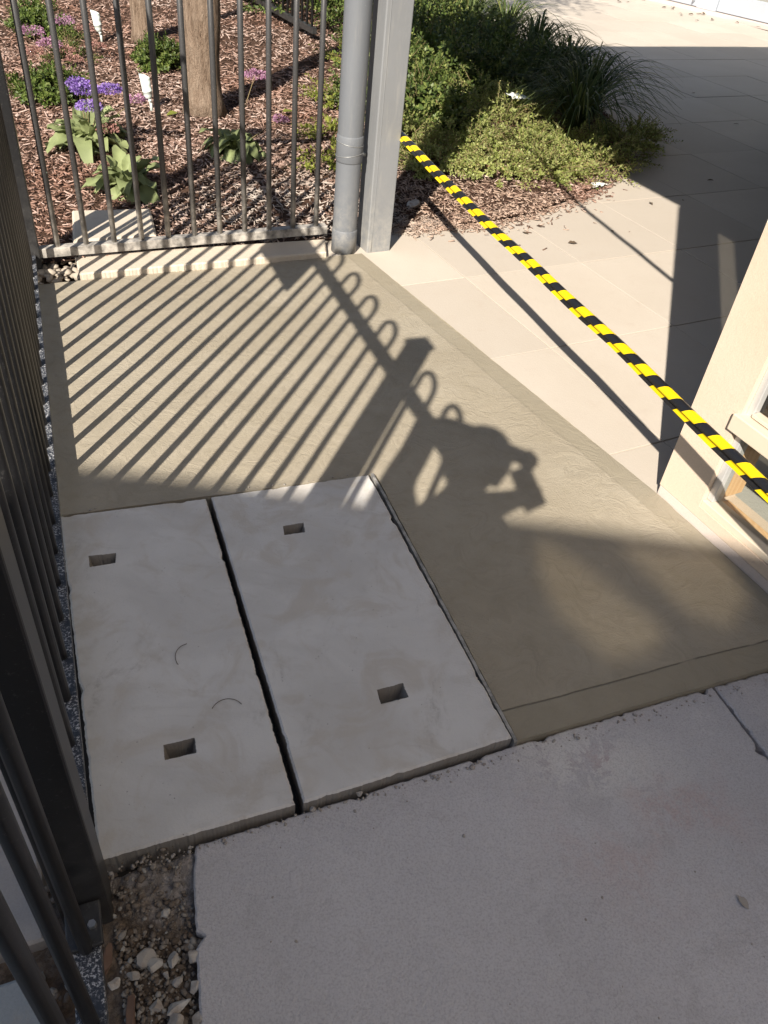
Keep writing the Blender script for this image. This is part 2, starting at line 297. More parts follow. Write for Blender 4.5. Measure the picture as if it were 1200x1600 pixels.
    MAT['purple'] = leafmat('purple papery petals', [(0.0, (0.17, 0.085, 0.36)), (0.6, (0.29, 0.17, 0.52)), (1.0, (0.52, 0.42, 0.70))], 0.25, 0.8, 0.1)
    MAT['pink'] = leafmat('faded pink petals', [(0.0, (0.30, 0.13, 0.22)), (0.6, (0.46, 0.24, 0.38)), (1.0, (0.52, 0.38, 0.44))], 0.25, 0.8, 0.1)
    MAT['rust'] = leafmat('faded rust petals', [(0.0, (0.26, 0.12, 0.10)), (1.0, (0.48, 0.28, 0.24))], 0.2, 0.8, 0.1)
    MAT['treeleaf'] = leafmat('tree leaves', [(0.0, (0.05, 0.09, 0.02)), (1.0, (0.12, 0.17, 0.04))])
    MAT['dead'] = leafmat('dry brown leaf litter', [(0.0, (0.10, 0.045, 0.025)), (0.6, (0.24, 0.11, 0.06)), (1.0, (0.36, 0.22, 0.14))], 0.1, 0.8, 0.1)
    n = NT('dark fallen leaf'); MAT['darkleaf'] = n.fin(n.mix(n.noise(30), (0.05, 0.035, 0.025), (0.12, 0.08, 0.045)), 0.8)
    n = NT('stem'); MAT['stem'] = n.fin(n.mix(n.noise(20), (0.15, 0.13, 0.055), (0.22, 0.15, 0.08)), 0.8)
    n = NT('bark'); st = n.noise(16, 6, 0.75, vec=n.scl(n.pos, (2.2, 2.2, 0.35)), dist=0.4)
    fine = n.noise(70, 5, 0.75, vec=n.scl(n.pos, (1.5, 1.5, 0.4)))
    col = n.ramp(st, [(0.30, (0.07, 0.045, 0.03)), (0.45, (0.23, 0.165, 0.118)), (0.72, (0.38, 0.295, 0.225))])
    col = n.mix(n.mth('MULTIPLY', fine, 0.35), col, (0.16, 0.11, 0.08))
    MAT['bark'] = n.fin(col, 0.92, n.bump(n.mth('ADD', st, n.mth('MULTIPLY', fine, 0.5)), 1.0, 0.035), spec=0.15)
    n = NT('lamp enamel'); MAT['lamp'] = n.fin(n.mix(n.rng(n.noise(30, 4), 0.5, 0.8), (0.60, 0.66, 0.62), (0.45, 0.47, 0.42)), 0.4)
    n = NT('lamp lens'); MAT['lens'] = n.fin((0.08, 0.09, 0.09), 0.1)
    n = NT('pale stone'); a = n.noise(40, 5, 0.65)
    rnd = n.n.new('ShaderNodeObjectInfo').outputs['Random']
    col = n.mix(n.rng(a, 0.4, 0.7), n.ramp(rnd, [(0, (0.33, 0.30, 0.27)), (0.5, (0.42, 0.385, 0.345)), (1, (0.50, 0.48, 0.455))]), (0.30, 0.255, 0.22))
    MAT['stone'] = n.fin(col, 0.9, n.bump(n.noise(120, 4, 0.7), 0.5, 0.004), spec=0.2)
    n = NT('gravel'); col = n.ramp(n.isl, [(0.0, (0.09, 0.065, 0.048)), (0.4, (0.17, 0.135, 0.108)), (0.8, (0.27, 0.235, 0.20)), (1.0, (0.38, 0.36, 0.33))])
    MAT['gravel'] = n.fin(n.mix(n.mth('MULTIPLY', n.noise(160, 4), 0.35), col, (0.10, 0.08, 0.06)), 0.95, n.bump(n.noise(220, 3), 0.5, 0.003), spec=0.15)
    n = NT('terracotta shard'); MAT['terra'] = n.fin(n.mix(n.noise(25, 5, 0.7), (0.10, 0.058, 0.040), (0.17, 0.105, 0.075)), 0.9, n.bump(n.noise(60, 4), 0.5, 0.005))
    n = NT('paper litter'); MAT['paper'] = n.fin(n.mix(n.noise(20), (0.74, 0.76, 0.72), (0.66, 0.68, 0.64)), 0.8)
    n = NT('rubber strip'); MAT['strip'] = n.fin(n.mix(n.rng(n.noise(40, 4, 0.7), 0.35, 0.65), (0.16, 0.155, 0.15), (0.34, 0.325, 0.305)), 0.8, n.bump(n.noise(90), 0.3, 0.003))
    n = NT('soil gap'); MAT['gap'] = n.fin(n.mix(n.noise(60, 4), (0.03, 0.026, 0.022), (0.07, 0.06, 0.05)), 0.95)
    # clothed person: skin, shirt and trousers by height on the body
    n = NT('skin'); MAT['skin'] = n.fin(n.mix(n.noise(30, 3), (0.42, 0.25, 0.18), (0.48, 0.30, 0.22)), 0.55)
    n = NT('hi vis shirt'); MAT['shirt'] = n.fin(n.mix(n.noise(25, 4), (0.08, 0.10, 0.16), (0.11, 0.13, 0.20)), 0.9)
    n = NT('work trousers'); MAT['trousers'] = n.fin(n.mix(n.noise(25, 4), (0.05, 0.05, 0.055), (0.07, 0.07, 0.075)), 0.9)
    n = NT('hair'); MAT['hair'] = n.fin((0.03, 0.02, 0.015), 0.6)
    n = NT('phone body'); MAT['phone'] = n.fin((0.02, 0.02, 0.022), 0.25)
    n = NT('wire'); MAT['wire'] = n.fin((0.35, 0.35, 0.34), 0.4, metal=0.6)
    n = NT('stake paint'); MAT['stake'] = n.fin((0.55, 0.16, 0.03), 0.5)
build_materials()

# ------------------------------------------------------------------ object helpers
def tag(o, label=None, cat=None, group=None, kind=None):
    if label: o['label'] = label
    if cat: o['category'] = cat
    if group: o['group'] = group
    if kind: o['kind'] = kind
    return o
def empty(name, loc=(0, 0, 0), rz=0.0):
    o = bpy.data.objects.new(name, None); COL.objects.link(o); o.location = loc; o.rotation_euler = (0, 0, rz); o.empty_display_size = 0.1
    return o
def obj(name, me, mat=None, parent=None, loc=None, rot=None):
    if mat is not None and not me.materials: me.materials.append(MAT[mat] if isinstance(mat, str) else mat)
    o = bpy.data.objects.new(name, me); COL.objects.link(o)
    if parent is not None: o.parent = parent
    if loc is not None: o.location = loc
    if rot is not None: o.rotation_euler = rot
    return o
def mesh_pd(name, v, f, smooth=False):
    me = bpy.data.meshes.new(name); me.from_pydata([tuple(x) for x in v], [], [tuple(x) for x in f]); me.update()
    if smooth:
        me.polygons.foreach_set('use_smooth', [True]*len(me.polygons))
    return me
def mesh_np(name, V, Q, smooth=False):
    """V (n,3) and Q (m,k) faces all with k corners"""
    me = bpy.data.meshes.new(name); V = np.asarray(V, np.float32); Q = np.asarray(Q, np.int32); k = Q.shape[1]
    me.vertices.add(len(V)); me.vertices.foreach_set('co', V.ravel())
    me.loops.add(Q.size); me.loops.foreach_set('vertex_index', Q.ravel())
    me.polygons.add(len(Q)); me.polygons.foreach_set('loop_start', np.arange(len(Q), dtype=np.int32)*k)
    try: me.polygons.foreach_set('loop_total', np.full(len(Q), k, np.int32))
    except Exception: pass
    if smooth: me.polygons.foreach_set('use_smooth', np.ones(len(Q), bool))
    me.update(calc_edges=True); return me
def bm_mesh(name, bm, smooth=False):
    me = bpy.data.meshes.new(name); bm.to_mesh(me); bm.free()
    if smooth: me.polygons.foreach_set('use_smooth', [True]*len(me.polygons))
    return me
def box_bm(bm, sx, sy, sz, c=(0, 0, 0), bevel=0.0, ax=None, ay=None):
    """box centred on c; ax, ay optional horizontal axes"""
    r = bmesh.ops.create_cube(bm, size=1.0); vs = r['verts']
    X = Vector(ax) if ax is not None else Vector((1, 0, 0)); Y = Vector(ay) if ay is not None else Vector((-X.y, X.x, 0)); Z = X.cross(Y)
    for v in vs: v.co = Vector(c) + X*(v.co.x*sx) + Y*(v.co.y*sy) + Z*(v.co.z*sz)
    if bevel > 0:
        es = list({e for v in vs for e in v.link_edges})
        bmesh.ops.bevel(bm, geom=es, offset=bevel, segments=2, profile=0.5, affect='EDGES')
def box_me(name, sx, sy, sz, c=(0, 0, 0), bevel=0.0, ax=None):
    bm = bmesh.new(); box_bm(bm, sx, sy, sz, c, bevel, ax); return bm_mesh(name, bm)
def tube(pts, rad, seg=10, closed_ends=True):
    """verts and quads of a tube along pts, rad a number or list"""
    pts = [Vector(p) for p in pts]; n = len(pts); rad = [rad]*n if isinstance(rad, (int, float)) else rad
    V = []; F = []; ref = None
    for i, p in enumerate(pts):
        t = (pts[min(i+1, n-1)] - pts[max(i-1, 0)]).normalized()
        if ref is None: ref = Vector((1, 0, 0)) if abs(t.x) < 0.9 else Vector((0, 1, 0))
        a = (ref - t*ref.dot(t)).normalized(); b = t.cross(a); ref = a
        for k in range(seg):
            w = 2*pi*k/seg; V.append(p + (a*cos(w) + b*sin(w))*rad[i])
    for i in range(n-1):
        for k in range(seg):
            F.append((i*seg+k, i*seg+(k+1) % seg, (i+1)*seg+(k+1) % seg, (i+1)*seg+k))
    if closed_ends:
        F.append(tuple(range(seg))[::-1]); F.append(tuple((n-1)*seg+k for k in range(seg)))
    return V, F
def tube_me(name, pts, rad, seg=10): return mesh_pd(name, *tube(pts, rad, seg), smooth=True)
def join_vf(parts):
    V = []; F = []
    for v, f in parts:
        o = len(V); V += list(v); F += [tuple(i+o for i in q) for q in f]
    return V, F
def noise2(x, y, s=1.0, seed=0):
    from mathutils import noise as mn
    return mn.noise(Vector((x*s+seed*13.1, y*s-seed*7.7, seed*3.3)))
def rough_loop(poly, step=0.012, amp=0.0015, seed=0, chip=0.0):
    out = []; n = len(poly)
    for i in range(n):
        a = Vector(poly[i]).to_2d(); b = Vector(poly[(i+1) % n]).to_2d(); L = (b-a).length; k = max(1, int(L/step)); nr = Vector((-(b-a).y, (b-a).x))/L
        for j in range(k):
            p = a + (b-a)*(j/k); w = amp*(noise2(p.x, p.y, 60, seed)*0.7 + noise2(p.x, p.y, 230, seed+1)*1.0) + chip*max(0, noise2(p.x, p.y, 26, seed+4)-0.28)*(1.2+noise2(p.x, p.y, 300, seed+6))
            out.append(p + nr*w)
    return out
def prism_holes(name, outer, holes, z0, z1, chamfer=0.003, hole_depth=None, taper=0.8, to3=None):
    """solid plate: outline, holes as blind or through recesses, chamfered rim"""
    V = []; F = []
    def add(loop, z): i = len(V); V.extend([Vector((p[0], p[1], z)) for p in loop]); return list(range(i, i+len(loop)))
    def ring(a, b):
        m = len(a)
        for i in range(m): F.append((a[i], a[(i+1) % m], b[(i+1) % m], b[i]))
    cen = sum((Vector((p[0], p[1])) for p in outer), Vector((0, 0)))/len(outer)
    def inset(loop, d):
        m = len(loop); o = []
        for i in range(m):
            a = Vector((loop[i-1][0], loop[i-1][1])); b = Vector((loop[(i+1) % m][0], loop[(i+1) % m][1])); t = (b-a).normalized(); o.append(Vector((loop[i][0], loop[i][1])) + Vector((-t.y, t.x))*d)
        return o
    area = sum(outer[i-1][0]*outer[i][1]-outer[i][0]*outer[i-1][1] for i in range(len(outer)))
    if area < 0: outer = outer[::-1]
    if chamfer > 0:
        top_in = inset(outer, chamfer); bot = add(outer, z0); mid = add(outer, z1-chamfer*0.9); top = add(top_in, z1)
        ring(bot, mid); ring(mid, top)
    else:
        top_in = outer; bot = add(outer, z0); top = add(outer, z1); ring(bot, top)
    hl = []
    for h in holes:
        ar = sum(h[i-1][0]*h[i][1]-h[i][0]*h[i-1][1] for i in range(len(h)))
        if ar > 0: h = h[::-1]
        t = add(h, z1); c = sum((Vector((p[0], p[1])) for p in h), Vector((0, 0)))/len(h)
        if hole_depth is None:
            b = add(h, z0); ring(t, b)
        else:
            b = add([c + (Vector((p[0], p[1]))-c)*taper for p in h], z1-hole_depth); ring(t, b); F.append(tuple(b))
        hl.append((t, b))
    loops = [[V[i] for i in top]] + [[V[i] for i in t] for t, b in hl]
    idx = top + [i for t, b in hl for i in t]
    for tri in tessellate_polygon(loops):
        a, b, c = (idx[i] for i in tri); nz = (V[b]-V[a]).cross(V[c]-V[a]).z
        F.append((a, b, c) if nz > 0 else (a, c, b))
    if hole_depth is None and holes:
        loops = [[V[i] for i in bot]] + [[V[i] for i in b] for t, b in hl]; idx = bot + [i for t, b in hl for i in b]
        for tri in tessellate_polygon(loops):
            a, b, c = (idx[i] for i in tri); nz = (V[b]-V[a]).cross(V[c]-V[a]).z; F.append((a, c, b) if nz > 0 else (a, b, c))
    else: F.append(tuple(bot[::-1]))
    if to3: V = [to3(p) for p in V]
    return mesh_pd(name, V, F)
def sheet(name, poly, z, step=None, und=0.0, seed=0):
    bm = bmesh.new(); bm.faces.new([bm.verts.new((p[0], p[1], z)) for p in poly]); bmesh.ops.triangulate(bm, faces=bm.faces[:])
    if step:
        for _ in range(12):
            es = [e for e in bm.edges if e.calc_length() > step]
            if not es: break
            bmesh.ops.subdivide_edges(bm, edges=es, cuts=1); bmesh.ops.triangulate(bm, faces=[f for f in bm.faces if len(f.verts) > 3])
        for v in bm.verts: v.co.z += und*noise2(v.co.x, v.co.y, 2.2, seed) + und*0.4*noise2(v.co.x, v.co.y, 6, seed+2)
    bmesh.ops.recalc_face_normals(bm, faces=bm.faces[:])
    for f in bm.faces:
        if f.normal.z < 0: f.normal_flip()
    return bm_mesh(name, bm, smooth=bool(step))
def copy_tree(o, parent=None):
    c = o.copy(); COL.objects.link(c); c.parent = parent
    for ch in list(o.children): copy_tree(ch, c)
    return c

# ================================================================== SETTING
tag(obj('ground', sheet('ground', [(-220, -220), (220, -220), (220, 220), (-220, 220)], -0.075), 'earth'), kind='structure')

# fresh concrete pavement round the cover slabs
SL_TL, SL_J1, SL_J2, SL_TR = (-0.875, 1.566), (-0.512, 1.713), (-0.499, 1.722), (-0.060, 1.915)
SL_BR, SL_JB, SL_JB1, SL_BL = (0.342, 1.036), (-0.089, 0.823), (-0.105, 0.818), (-0.447, 0.660)
wet = [(-1.490, 2.888), (-0.250, 3.585), (0.846, 2.012), (1.193, 1.425), (0.357, 1.036), (-0.040, 1.930), (-0.884, 1.575)]
wl = rough_loop(wet, 0.03, 0.0022, 3)
fo = tag(obj('fresh_concrete_pavement', sheet('fresh', wl, 0.0, 0.07, 0.0035, 1), 'fresh'), kind='structure')
side = [];
def skirt(loop, z0, z1):
    V = []; F = []; m = len(loop)
    for p in loop: V.append((p[0], p[1], z0)); V.append((p[0], p[1], z1))
    for i in range(m): j = (i+1) % m; F.append((2*i, 2*j, 2*j+1, 2*i+1))
    return V, F
obj('pavement_edge', mesh_pd('edge', *skirt(wl, -0.07, 0.001)), 'fresh', fo)
# dark bed under the slabs
tag(obj('slab_pit', sheet('pit', [(-0.95, 1.60), (-0.03, 1.96), (0.40, 1.03), (-0.46, 0.60)], -0.062), 'gap'), kind='structure')

# paved path beyond the gate: joint bed + pavers
path = tag(obj('paved_path', sheet('path', [tuple(P(1.30, 1.0))[:2], tuple(P(9.5, 1.0))[:2], tuple(P(9.5, 17))[:2], tuple(P(1.30, 17))[:2]], -0.012), 'joint'), kind='structure')
PU, PV = 0.663, 0.6696
bm = bmesh.new(); box_bm(bm, PU-0.0050, PV-0.0050, 0.05, (0, 0, -0.025), 0.0012); pv_me = bm_mesh('paver', bm); pv_me.materials.append(MAT['paver'])
cnt = 0
for i in range(-1, 13):
    for j in range(-1, 22):
        u = 1.994 + PU*(i+0.5) - PU; v = 1.508 + PV*(j+0.5)
        c = P(u, v)
        if u < 1.5 and v > 3.6: continue
        if u > 3.0 and v < 1.5: continue
        if u < 1.5 and v < 2.3: continue
        if u < 2.3 and v > 4.4: continue
        if (u > 5.2 and v < 2.6) or (u > 6.6 and v < 4.0) or (u > 8.3 and v < 6.0) or (u < 3.6 and v > 12.5) or (u < 2.9 and v > 9.5) or u + v > 22.5: continue
        if cnt >= 295: break
        o = obj('paver', pv_me, None, path, (c.x, c.y, -0.004 + random.uniform(-0.0015, 0.001)), (random.uniform(-.002, .002), random.uniform(-.002, .002), E31 + random.uniform(-.002, .002)))
        cnt += 1

# footpath in front: two bays
fp = empty('footpath'); fp['kind'] = 'structure'
nb = Vector((0.653, 0.300)).normalized()
A = Vector((-0.285, 0.742)); jo = Vector((0.855, 1.268)); jd = Vector((0.40, -0.917))
def bay(poly, seed):
    lp = rough_loop(poly, 0.006, 0.0018, seed, 0.035)
    me = prism_holes('bay', [tuple(p) for p in lp], [], -0.10, -0.012, 0.004)
    return obj('bay', me, 'footpath', fp)
B1 = jo - nb*0.003
bay([(-0.16, 0.30), (-0.20, -1.2), (1.9, -1.2), tuple(B1 + jd*2.2), tuple(B1), (0.350, 1.030), (0.30, 1.004), (-0.06, 0.827), (-0.100, 0.808), (-0.283, 0.720), (-0.272, 0.66)], 5)
B2 = jo + nb*0.004
bay([tuple(B2), tuple(B2 + jd*2.2), (3.2, -0.9), (3.2, 2.2), (1.5, 1.56)], 6)

# crumbly dirt strip beside the footpath
def dirt_me():
    V = []; F = []; nx, ny = 110, 200
    for j in range(ny):
        for i in range(nx):
            y = 0.02 + 0.80*j/(ny-1); x = -0.60 + (0.43 - 0.10*max(0, y-0.42))*i/(nx-1)
            h = -0.035 + 0.011*noise2(x, y, 14, 4) + 0.008*noise2(x, y, 40, 5) + 0.004*noise2(x, y, 110, 6)
            h += 0.010*max(0, min(1, (y-0.60)/0.08))*max(0, min(1, (x+0.45)/0.10))      # mortar spill by the slab
            dl = -(x+0.447)*0.4193 + (y-0.660)*0.9078
            if dl > -0.022: h -= 0.035*min(1, (dl+0.022)/0.010)
            h += 0.003*noise2(x, y, 260, 9)
            V.append((x, y, h))
    for j in range(ny-1):
        for i in range(nx-1):
            a = j*nx+i; F.append((a, a+1, a+nx+1, a+nx))
    return mesh_pd('dirt', V, F, True)
n = NT('dirt with mortar spill')
a_ = n.noise(9, 6, 0.7); b_ = n.noise(70, 5, 0.75)
dc = n.ramp(a_, [(0.32, (0.085, 0.062, 0.045)), (0.5, (0.17, 0.13, 0.10)), (0.68, (0.27, 0.23, 0.19))])
sp_ = n.rng(n.mth('ADD', n.sep(n.pos)[1], n.mth('MULTIPLY', n.mth('SUBTRACT', n.noise(14, 4, 0.7), 0.5), 0.35)), 0.55, 0.66)
dc = n.mix(sp_, dc, (0.345, 0.31, 0.285))
dc = n.mix(n.mth('MULTIPLY', n.rng(b_, 0.42, 0.62), 0.5), dc, (0.06, 0.045, 0.035))
MAT['dirt'] = n.fin(dc, 0.95, n.bump(n.mth('ADD', b_, n.noise(220, 3)), 0.8, 0.006), spec=0.15)
tag(obj('dirt_strip', dirt_me(), 'dirt'), kind='structure')

# neighbour paving left of the side fence
F2O = Vector((-0.8528, 1.4755, 0)); A2 = radians(114.696); E2 = Vector((cos(A2), sin(A2), 0)); N2 = Vector((sin(A2), -cos(A2), 0))
def Q(along, d, z=0.0): return F2O + E2*along + N2*d + Vector((0, 0, z))
def strip_poly(a0, a1, d0, d1): return [tuple(Q(a, d))[:2] for a, d in ((a0, d0), (a1, d0), (a1, d1), (a0, d1))]
npv = empty('neighbour_paving'); npv['kind'] = 'structure'
for poly, m, sd_ in ((strip_poly(-1.02, 5.0, -0.074, -3.0), 'kerb', 8), (strip_poly(-3.0, -1.07, -0.078, -3.0), 'bluestone', 9)):
    obj('bay', prism_holes('bay', [tuple(p) for p in rough_loop(poly, 0.03, 0.003, sd_)], [], -0.12, 0.002, 0.006), m, npv)

# mulch bed surfaces ------------------------------------------------
BED_EDGE = [(-0.13, 3.93), (0.02, 4.00), (0.148, 4.076), (0.349, 4.16), (0.599, 4.385), (0.882, 4.739), (1.046, 5.0), (1.22, 5.35), (1.33, 5.8), (1.36, 6.4), (1.28, 7.2), (1.10, 8.2), (0.86, 9.3), (0.55, 10.4), (0.1, 11.8), (-0.4, 13.2)]
bed = BED_EDGE + [(-3.0, 17), (-9, 14), (-6, 3.0), (-1.62, 3.02), (-1.45, 3.10), (-0.45, 3.66), (-0.28, 3.75)]
bm_ = sheet('mulch', bed, 0.006, 0.16, 0.0, 2)
for v in bm_.vertices:
    x, y = v.co.x, v.co.y; v.co.z = 0.004 + 0.018*(noise2(x, y, 2.5, 3)+0.6) + 0.008*noise2(x, y, 9, 4)
    dmin = min(math.hypot(x-q[0], y-q[1]) for q in BED_EDGE)
    if dmin < 0.22: v.co.z = v.co.z*(dmin/0.22)**0.7 + 0.001
tag(obj('mulch_bed', bm_, 'mulchbase'), kind='structure')
import mathutils
bvh = mathutils.bvhtree.BVHTree.FromPolygons([v.co for v in bm_.vertices], [tuple(p.vertices) for p in bm_.polygons])
def bed_z(x, y):
    h = bvh.ray_cast(Vector((x, y, 2)), Vector((0, 0, -1)))[0]
    return h.z if h else None
BED_DENSE = [(a[0]+(b[0]-a[0])*k/5, a[1]+(b[1]-a[1])*k/5) for a, b in zip(BED_EDGE, BED_EDGE[1:]) for k in range(5)]
def chips(name, regions, seed):
    rng = np.random.default_rng(seed); cx = []; 
    for (x0, x1, y0, y1, n_, L0, L1) in regions:
        xs = rng.uniform(x0, x1, n_); ys = rng.uniform(y0, y1, n_)
        for x, y in zip(xs, ys):
            z = bed_z(x, y)
            if z is None:
                if x < -0.2 or rng.random() > 0.9*math.exp(-18*min(math.hypot(x-q[0], y-q[1]) for q in BED_DENSE)): continue
                z = -0.006
            cx.append((x, y, z, rng.uniform(L0, L1)))
    for _ in range(2600):
        q = BED_DENSE[int(rng.integers(0, 40))]; x = q[0] + rng.normal(0, 0.035); y = q[1] + rng.normal(0, 0.035); z = bed_z(x, y)
        cx.append((x, y, -0.006 if z is None else z, rng.uniform(0.014, 0.036)))
    C = np.array(cx); m = len(C)
    yaw = rng.uniform(0, 2*pi, m); pit = rng.normal(0, 0.28, m); rol = rng.normal(0, 0.5, m)
    L = C[:, 3]; Wd = L*rng.uniform(0.14, 0.36, m); T = np.clip(L*0.10, 0.0015, 0.005)
    base = np.array([(-1, -.7, -1), (1, -.35, -1), (1, .5, -1), (-1, .8, -1), (-.95, -.6, 1), (.9, -.3, 1), (.95, .4, 1), (-.9, .7, 1)])*0.5
    b = base[None]*np.stack([L, Wd, T], 1)[:, None, :]
    b[:, :, 2] += (b[:, :, 0]**2)*rng.normal(0, 3.5, m)[:, None]
    cr, sr = np.cos(rol)[:, None], np.sin(rol)[:, None]; y_ = b[:, :, 1]*cr-b[:, :, 2]*sr; z_ = b[:, :, 1]*sr+b[:, :, 2]*cr; x_ = b[:, :, 0]
    cp, sp = np.cos(pit)[:, None], np.sin(pit)[:, None]; x2 = x_*cp+z_*sp; z2 = -x_*sp+z_*cp
    cy, sy = np.cos(yaw)[:, None], np.sin(yaw)[:, None]
    V = np.stack([x2*cy-y_*sy + C[:, 0:1], x2*sy+y_*cy + C[:, 1:2], z2 + C[:, 2:3] + 0.004 + rng.uniform(0, 0.010, m)[:, None]], -1).reshape(-1, 3)
    q = np.array([(0, 3, 2, 1), (4, 5, 6, 7), (0, 1, 5, 4), (1, 2, 6, 5), (2, 3, 7, 6), (3, 0, 4, 7)])
    Fq = (q[None] + (np.arange(m)*8)[:, None, None]).reshape(-1, 4)
    return mesh_np(name, V, Fq)
cm = chips('mulch_chips', [(-2.3, -0.25, 3.05, 4.9, 10500, 0.018, 0.045), (-3.2, -0.3, 4.6, 6.6, 12000, 0.02, 0.055), (-4.0, 0.0, 6.2, 9.5, 9500, 0.025, 0.065),
     (-5.5, -0.5, 9.0, 13.0, 4500, 0.03, 0.08), (-0.30, 1.15, 3.85, 5.15, 6200, 0.014, 0.042), (0.2, 1.35, 5.0, 7.0, 2500, 0.02, 0.05)], 11)
tag(obj('mulch_chips', cm, 'chips'), 'brown bark mulch covering the garden beds', 'mulch', kind='stuff')

# ================================================================== COVER SLABS
def hole(*px): return [tuple(p) for p in px]
H_L1 = [(-0.747, 1.429), (-0.682, 1.452), (-0.672, 1.416), (-0.729, 1.390)]
H_L2 = [(-0.400, 0.912), (-0.341, 0.939), (-0.328, 0.904), (-0.387, 0.878)]
H_R1 = [(-0.275, 1.634), (-0.221, 1.659), (-0.211, 1.620), (-0.266, 1.598)]
H_R2 = [(0.033, 1.119), (0.092, 1.147), (0.107, 1.110), (0.046, 1.079)]
for poly, holes, lab, sdv in (([SL_BL, SL_JB1, SL_J1, SL_TL], [H_L1, H_L2], 'narrower grey concrete cover slab beside the black fence, with two lifting holes', 21),
                         ([SL_JB, SL_BR, SL_TR, SL_J2], [H_R1, H_R2], 'wider grey concrete cover slab beside the fresh concrete, with two lifting holes', 22)):
    lp = [tuple(p) for p in rough_loop(poly, 0.004, 0.0013, sdv, 0.009)]
    hs = [[tuple(p) for p in rough_loop(h, 0.003, 0.0014, sdv+k+3)] for k, h in enumerate(holes)]
    o = obj('concrete_cover_slab', prism_holes('slab', lp, hs, -0.060, 0.010, 0.0045, 0.052, 0.72), 'slab'); tag(o, lab, 'cover slab')

# grey edge former strip between the wide slab and the fresh concrete
V, F = [], []
a = Vector((-0.050, 1.928, 0)); b = Vector((0.352, 1.030, 0)); t = (b-a).normalized(); nn_ = Vector((-t.y, t.x, 0))
parts = []
for i in range(41):
    p = a.lerp(b, i/40); w = 0.0022*noise2(p.x, p.y, 30, 2); z = 0.007 + 0.003*noise2(p.x, p.y, 20, 7)
    for dx, dz in ((-0.0045, -0.03), (-0.0045, z), (0.004, z-0.001), (0.004, -0.03)): V.append(p + nn_*(dx+w) + Vector((0, 0, dz)))
for i in range(40):
    for k in range(4): F.append((i*4+k, i*4+(k+1) % 4, i*4+4+(k+1) % 4, i*4+4+k))
F += [(0, 1, 2, 3), (163, 162, 161, 160)]
tag(obj('edging_strip', mesh_pd('strip', V, F), 'strip'), 'thin grey edging strip between the wide cover slab and fresh concrete', 'edging')

# ================================================================== FENCES
BAR = 0.1139
def hoop_pts(x0, x1, z0, z1):
    r = (x1-x0)/2; c = (x0+x1)/2; pts = [(x0, 0, z0-0.02), (x0, 0, z0+0.03)]
    for k in range(0, 13):
        w = pi - pi*k/12; pts.append((c + r*cos(w), 0, z1-r + r*sin(w)))
    return pts + [(x1, 0, z0+0.03), (x1, 0, z0-0.02)]
def make_fence(name, origin, ang, bars, pairs, posts, rails, zb, zt, ztop, matn, label, cat='fence', rail_mat=None, rail=(0.046, 0.022), barr=0.0115, railtop=(0.040, 0.040), pw=0.08, hoopr=0.011):
    root = empty(name, (origin[0], origin[1], 0), ang); tag(root, label, cat)
    bme = tube_me('bar', [(0, 0, zb-0.008), (0, 0, (zb+zt)/2), (0, 0, zt+0.01)], barr, 12); bme.materials.append(MAT[matn])
    hm = tube_me('hoop', hoop_pts(0, BAR, zt, ztop), hoopr, 10); hm.materials.append(MAT[matn])
    for x in bars: obj('bar', bme, None, root, (x, 0, 0), (0, 0, random.uniform(0, 6)))
    for x in pairs: obj('hoop', hm, None, root, (x, 0, 0))
    for x0, x1 in rails:
        obj('bottom_rail', box_me('rail', x1-x0, rail[0], rail[1], ((x0+x1)/2, 0, zb-rail[1]/2), 0.002), rail_mat or matn, root)
        obj('top_rail', box_me('rail', x1-x0, railtop[0], railtop[1], ((x0+x1)/2, 0, zt), 0.003), matn, root)
    for x in posts:
        o = obj('post', box_me('post', pw, pw, ztop+0.10, (0, 0, (ztop+0.10)/2-0.06), 0.004), matn, root, (x, 0, 0))
        bm = bmesh.new(); box_bm(bm, pw+0.012, pw+0.012, 0.02, (0, 0, ztop+0.048), 0.003)
        bmesh.ops.create_cone(bm, cap_ends=True, segments=4, radius1=(pw+0.008)*0.707, radius2=0.012, depth=0.03, matrix=Matrix.Translation((0, 0, ztop+0.071)) @ Matrix.Rotation(pi/4, 4, 'Z'))
        obj('cap', bm_mesh('cap', bm), matn, o)
    return root
# side fence on the left (origin at a bar base, x along the fence)
sb = [k*BAR for k in range(-7, 15)] + [-1.085-k*BAR for k in range(0, 7)]
sp = [(2*j-1)*BAR for j in range(-3, 7)] + [-1.085-BAR, -1.085-3*BAR, -1.085-5*BAR]
side = make_fence('side_fence', F2O, A2, sb, sp, [-0.970, 1.720], [(-0.928, 1.678), (-1.95, -1.012)], 0.068, 1.425, 1.585, 'fence_side',
     'tall black loop top steel fence running along the left edge beside the slabs', rail_mat='rail_splat')
# foot plate with bolts where the near panel meets the post
pl = box_me('bracket', 0.075, 0.058, 0.010, (-1.052, 0, 0.074), 0.003); pl = obj('bracket', pl, 'fence_side', side)
for dx, dy in ((-0.016, 0.012), (-0.016, -0.014)):
    bm = bmesh.new(); bmesh.ops.create_cone(bm, cap_ends=True, segments=6, radius1=0.0075, radius2=0.0070, depth=0.008, matrix=Matrix.Translation((-1.040+dx, dy, 0.083)))
    obj('bolt', bm_mesh('bolt', bm), 'bolt', pl)
# cross fence to the garden
A1 = radians(29.364)
cb = [k*BAR for k in range(0, 11)]
make_fence('cross_fence', (-1.4704, 3.0868, 0), A1, cb, [(2*j)*BAR for j in range(0, 5)], [], [(-0.085, 10.45*BAR)], 0.084, 1.425, 1.585, 'fence_cross',
     'dusty charcoal loop top steel fence in front of the mulch garden, ending at the downpipe', rail=(0.042, 0.038))
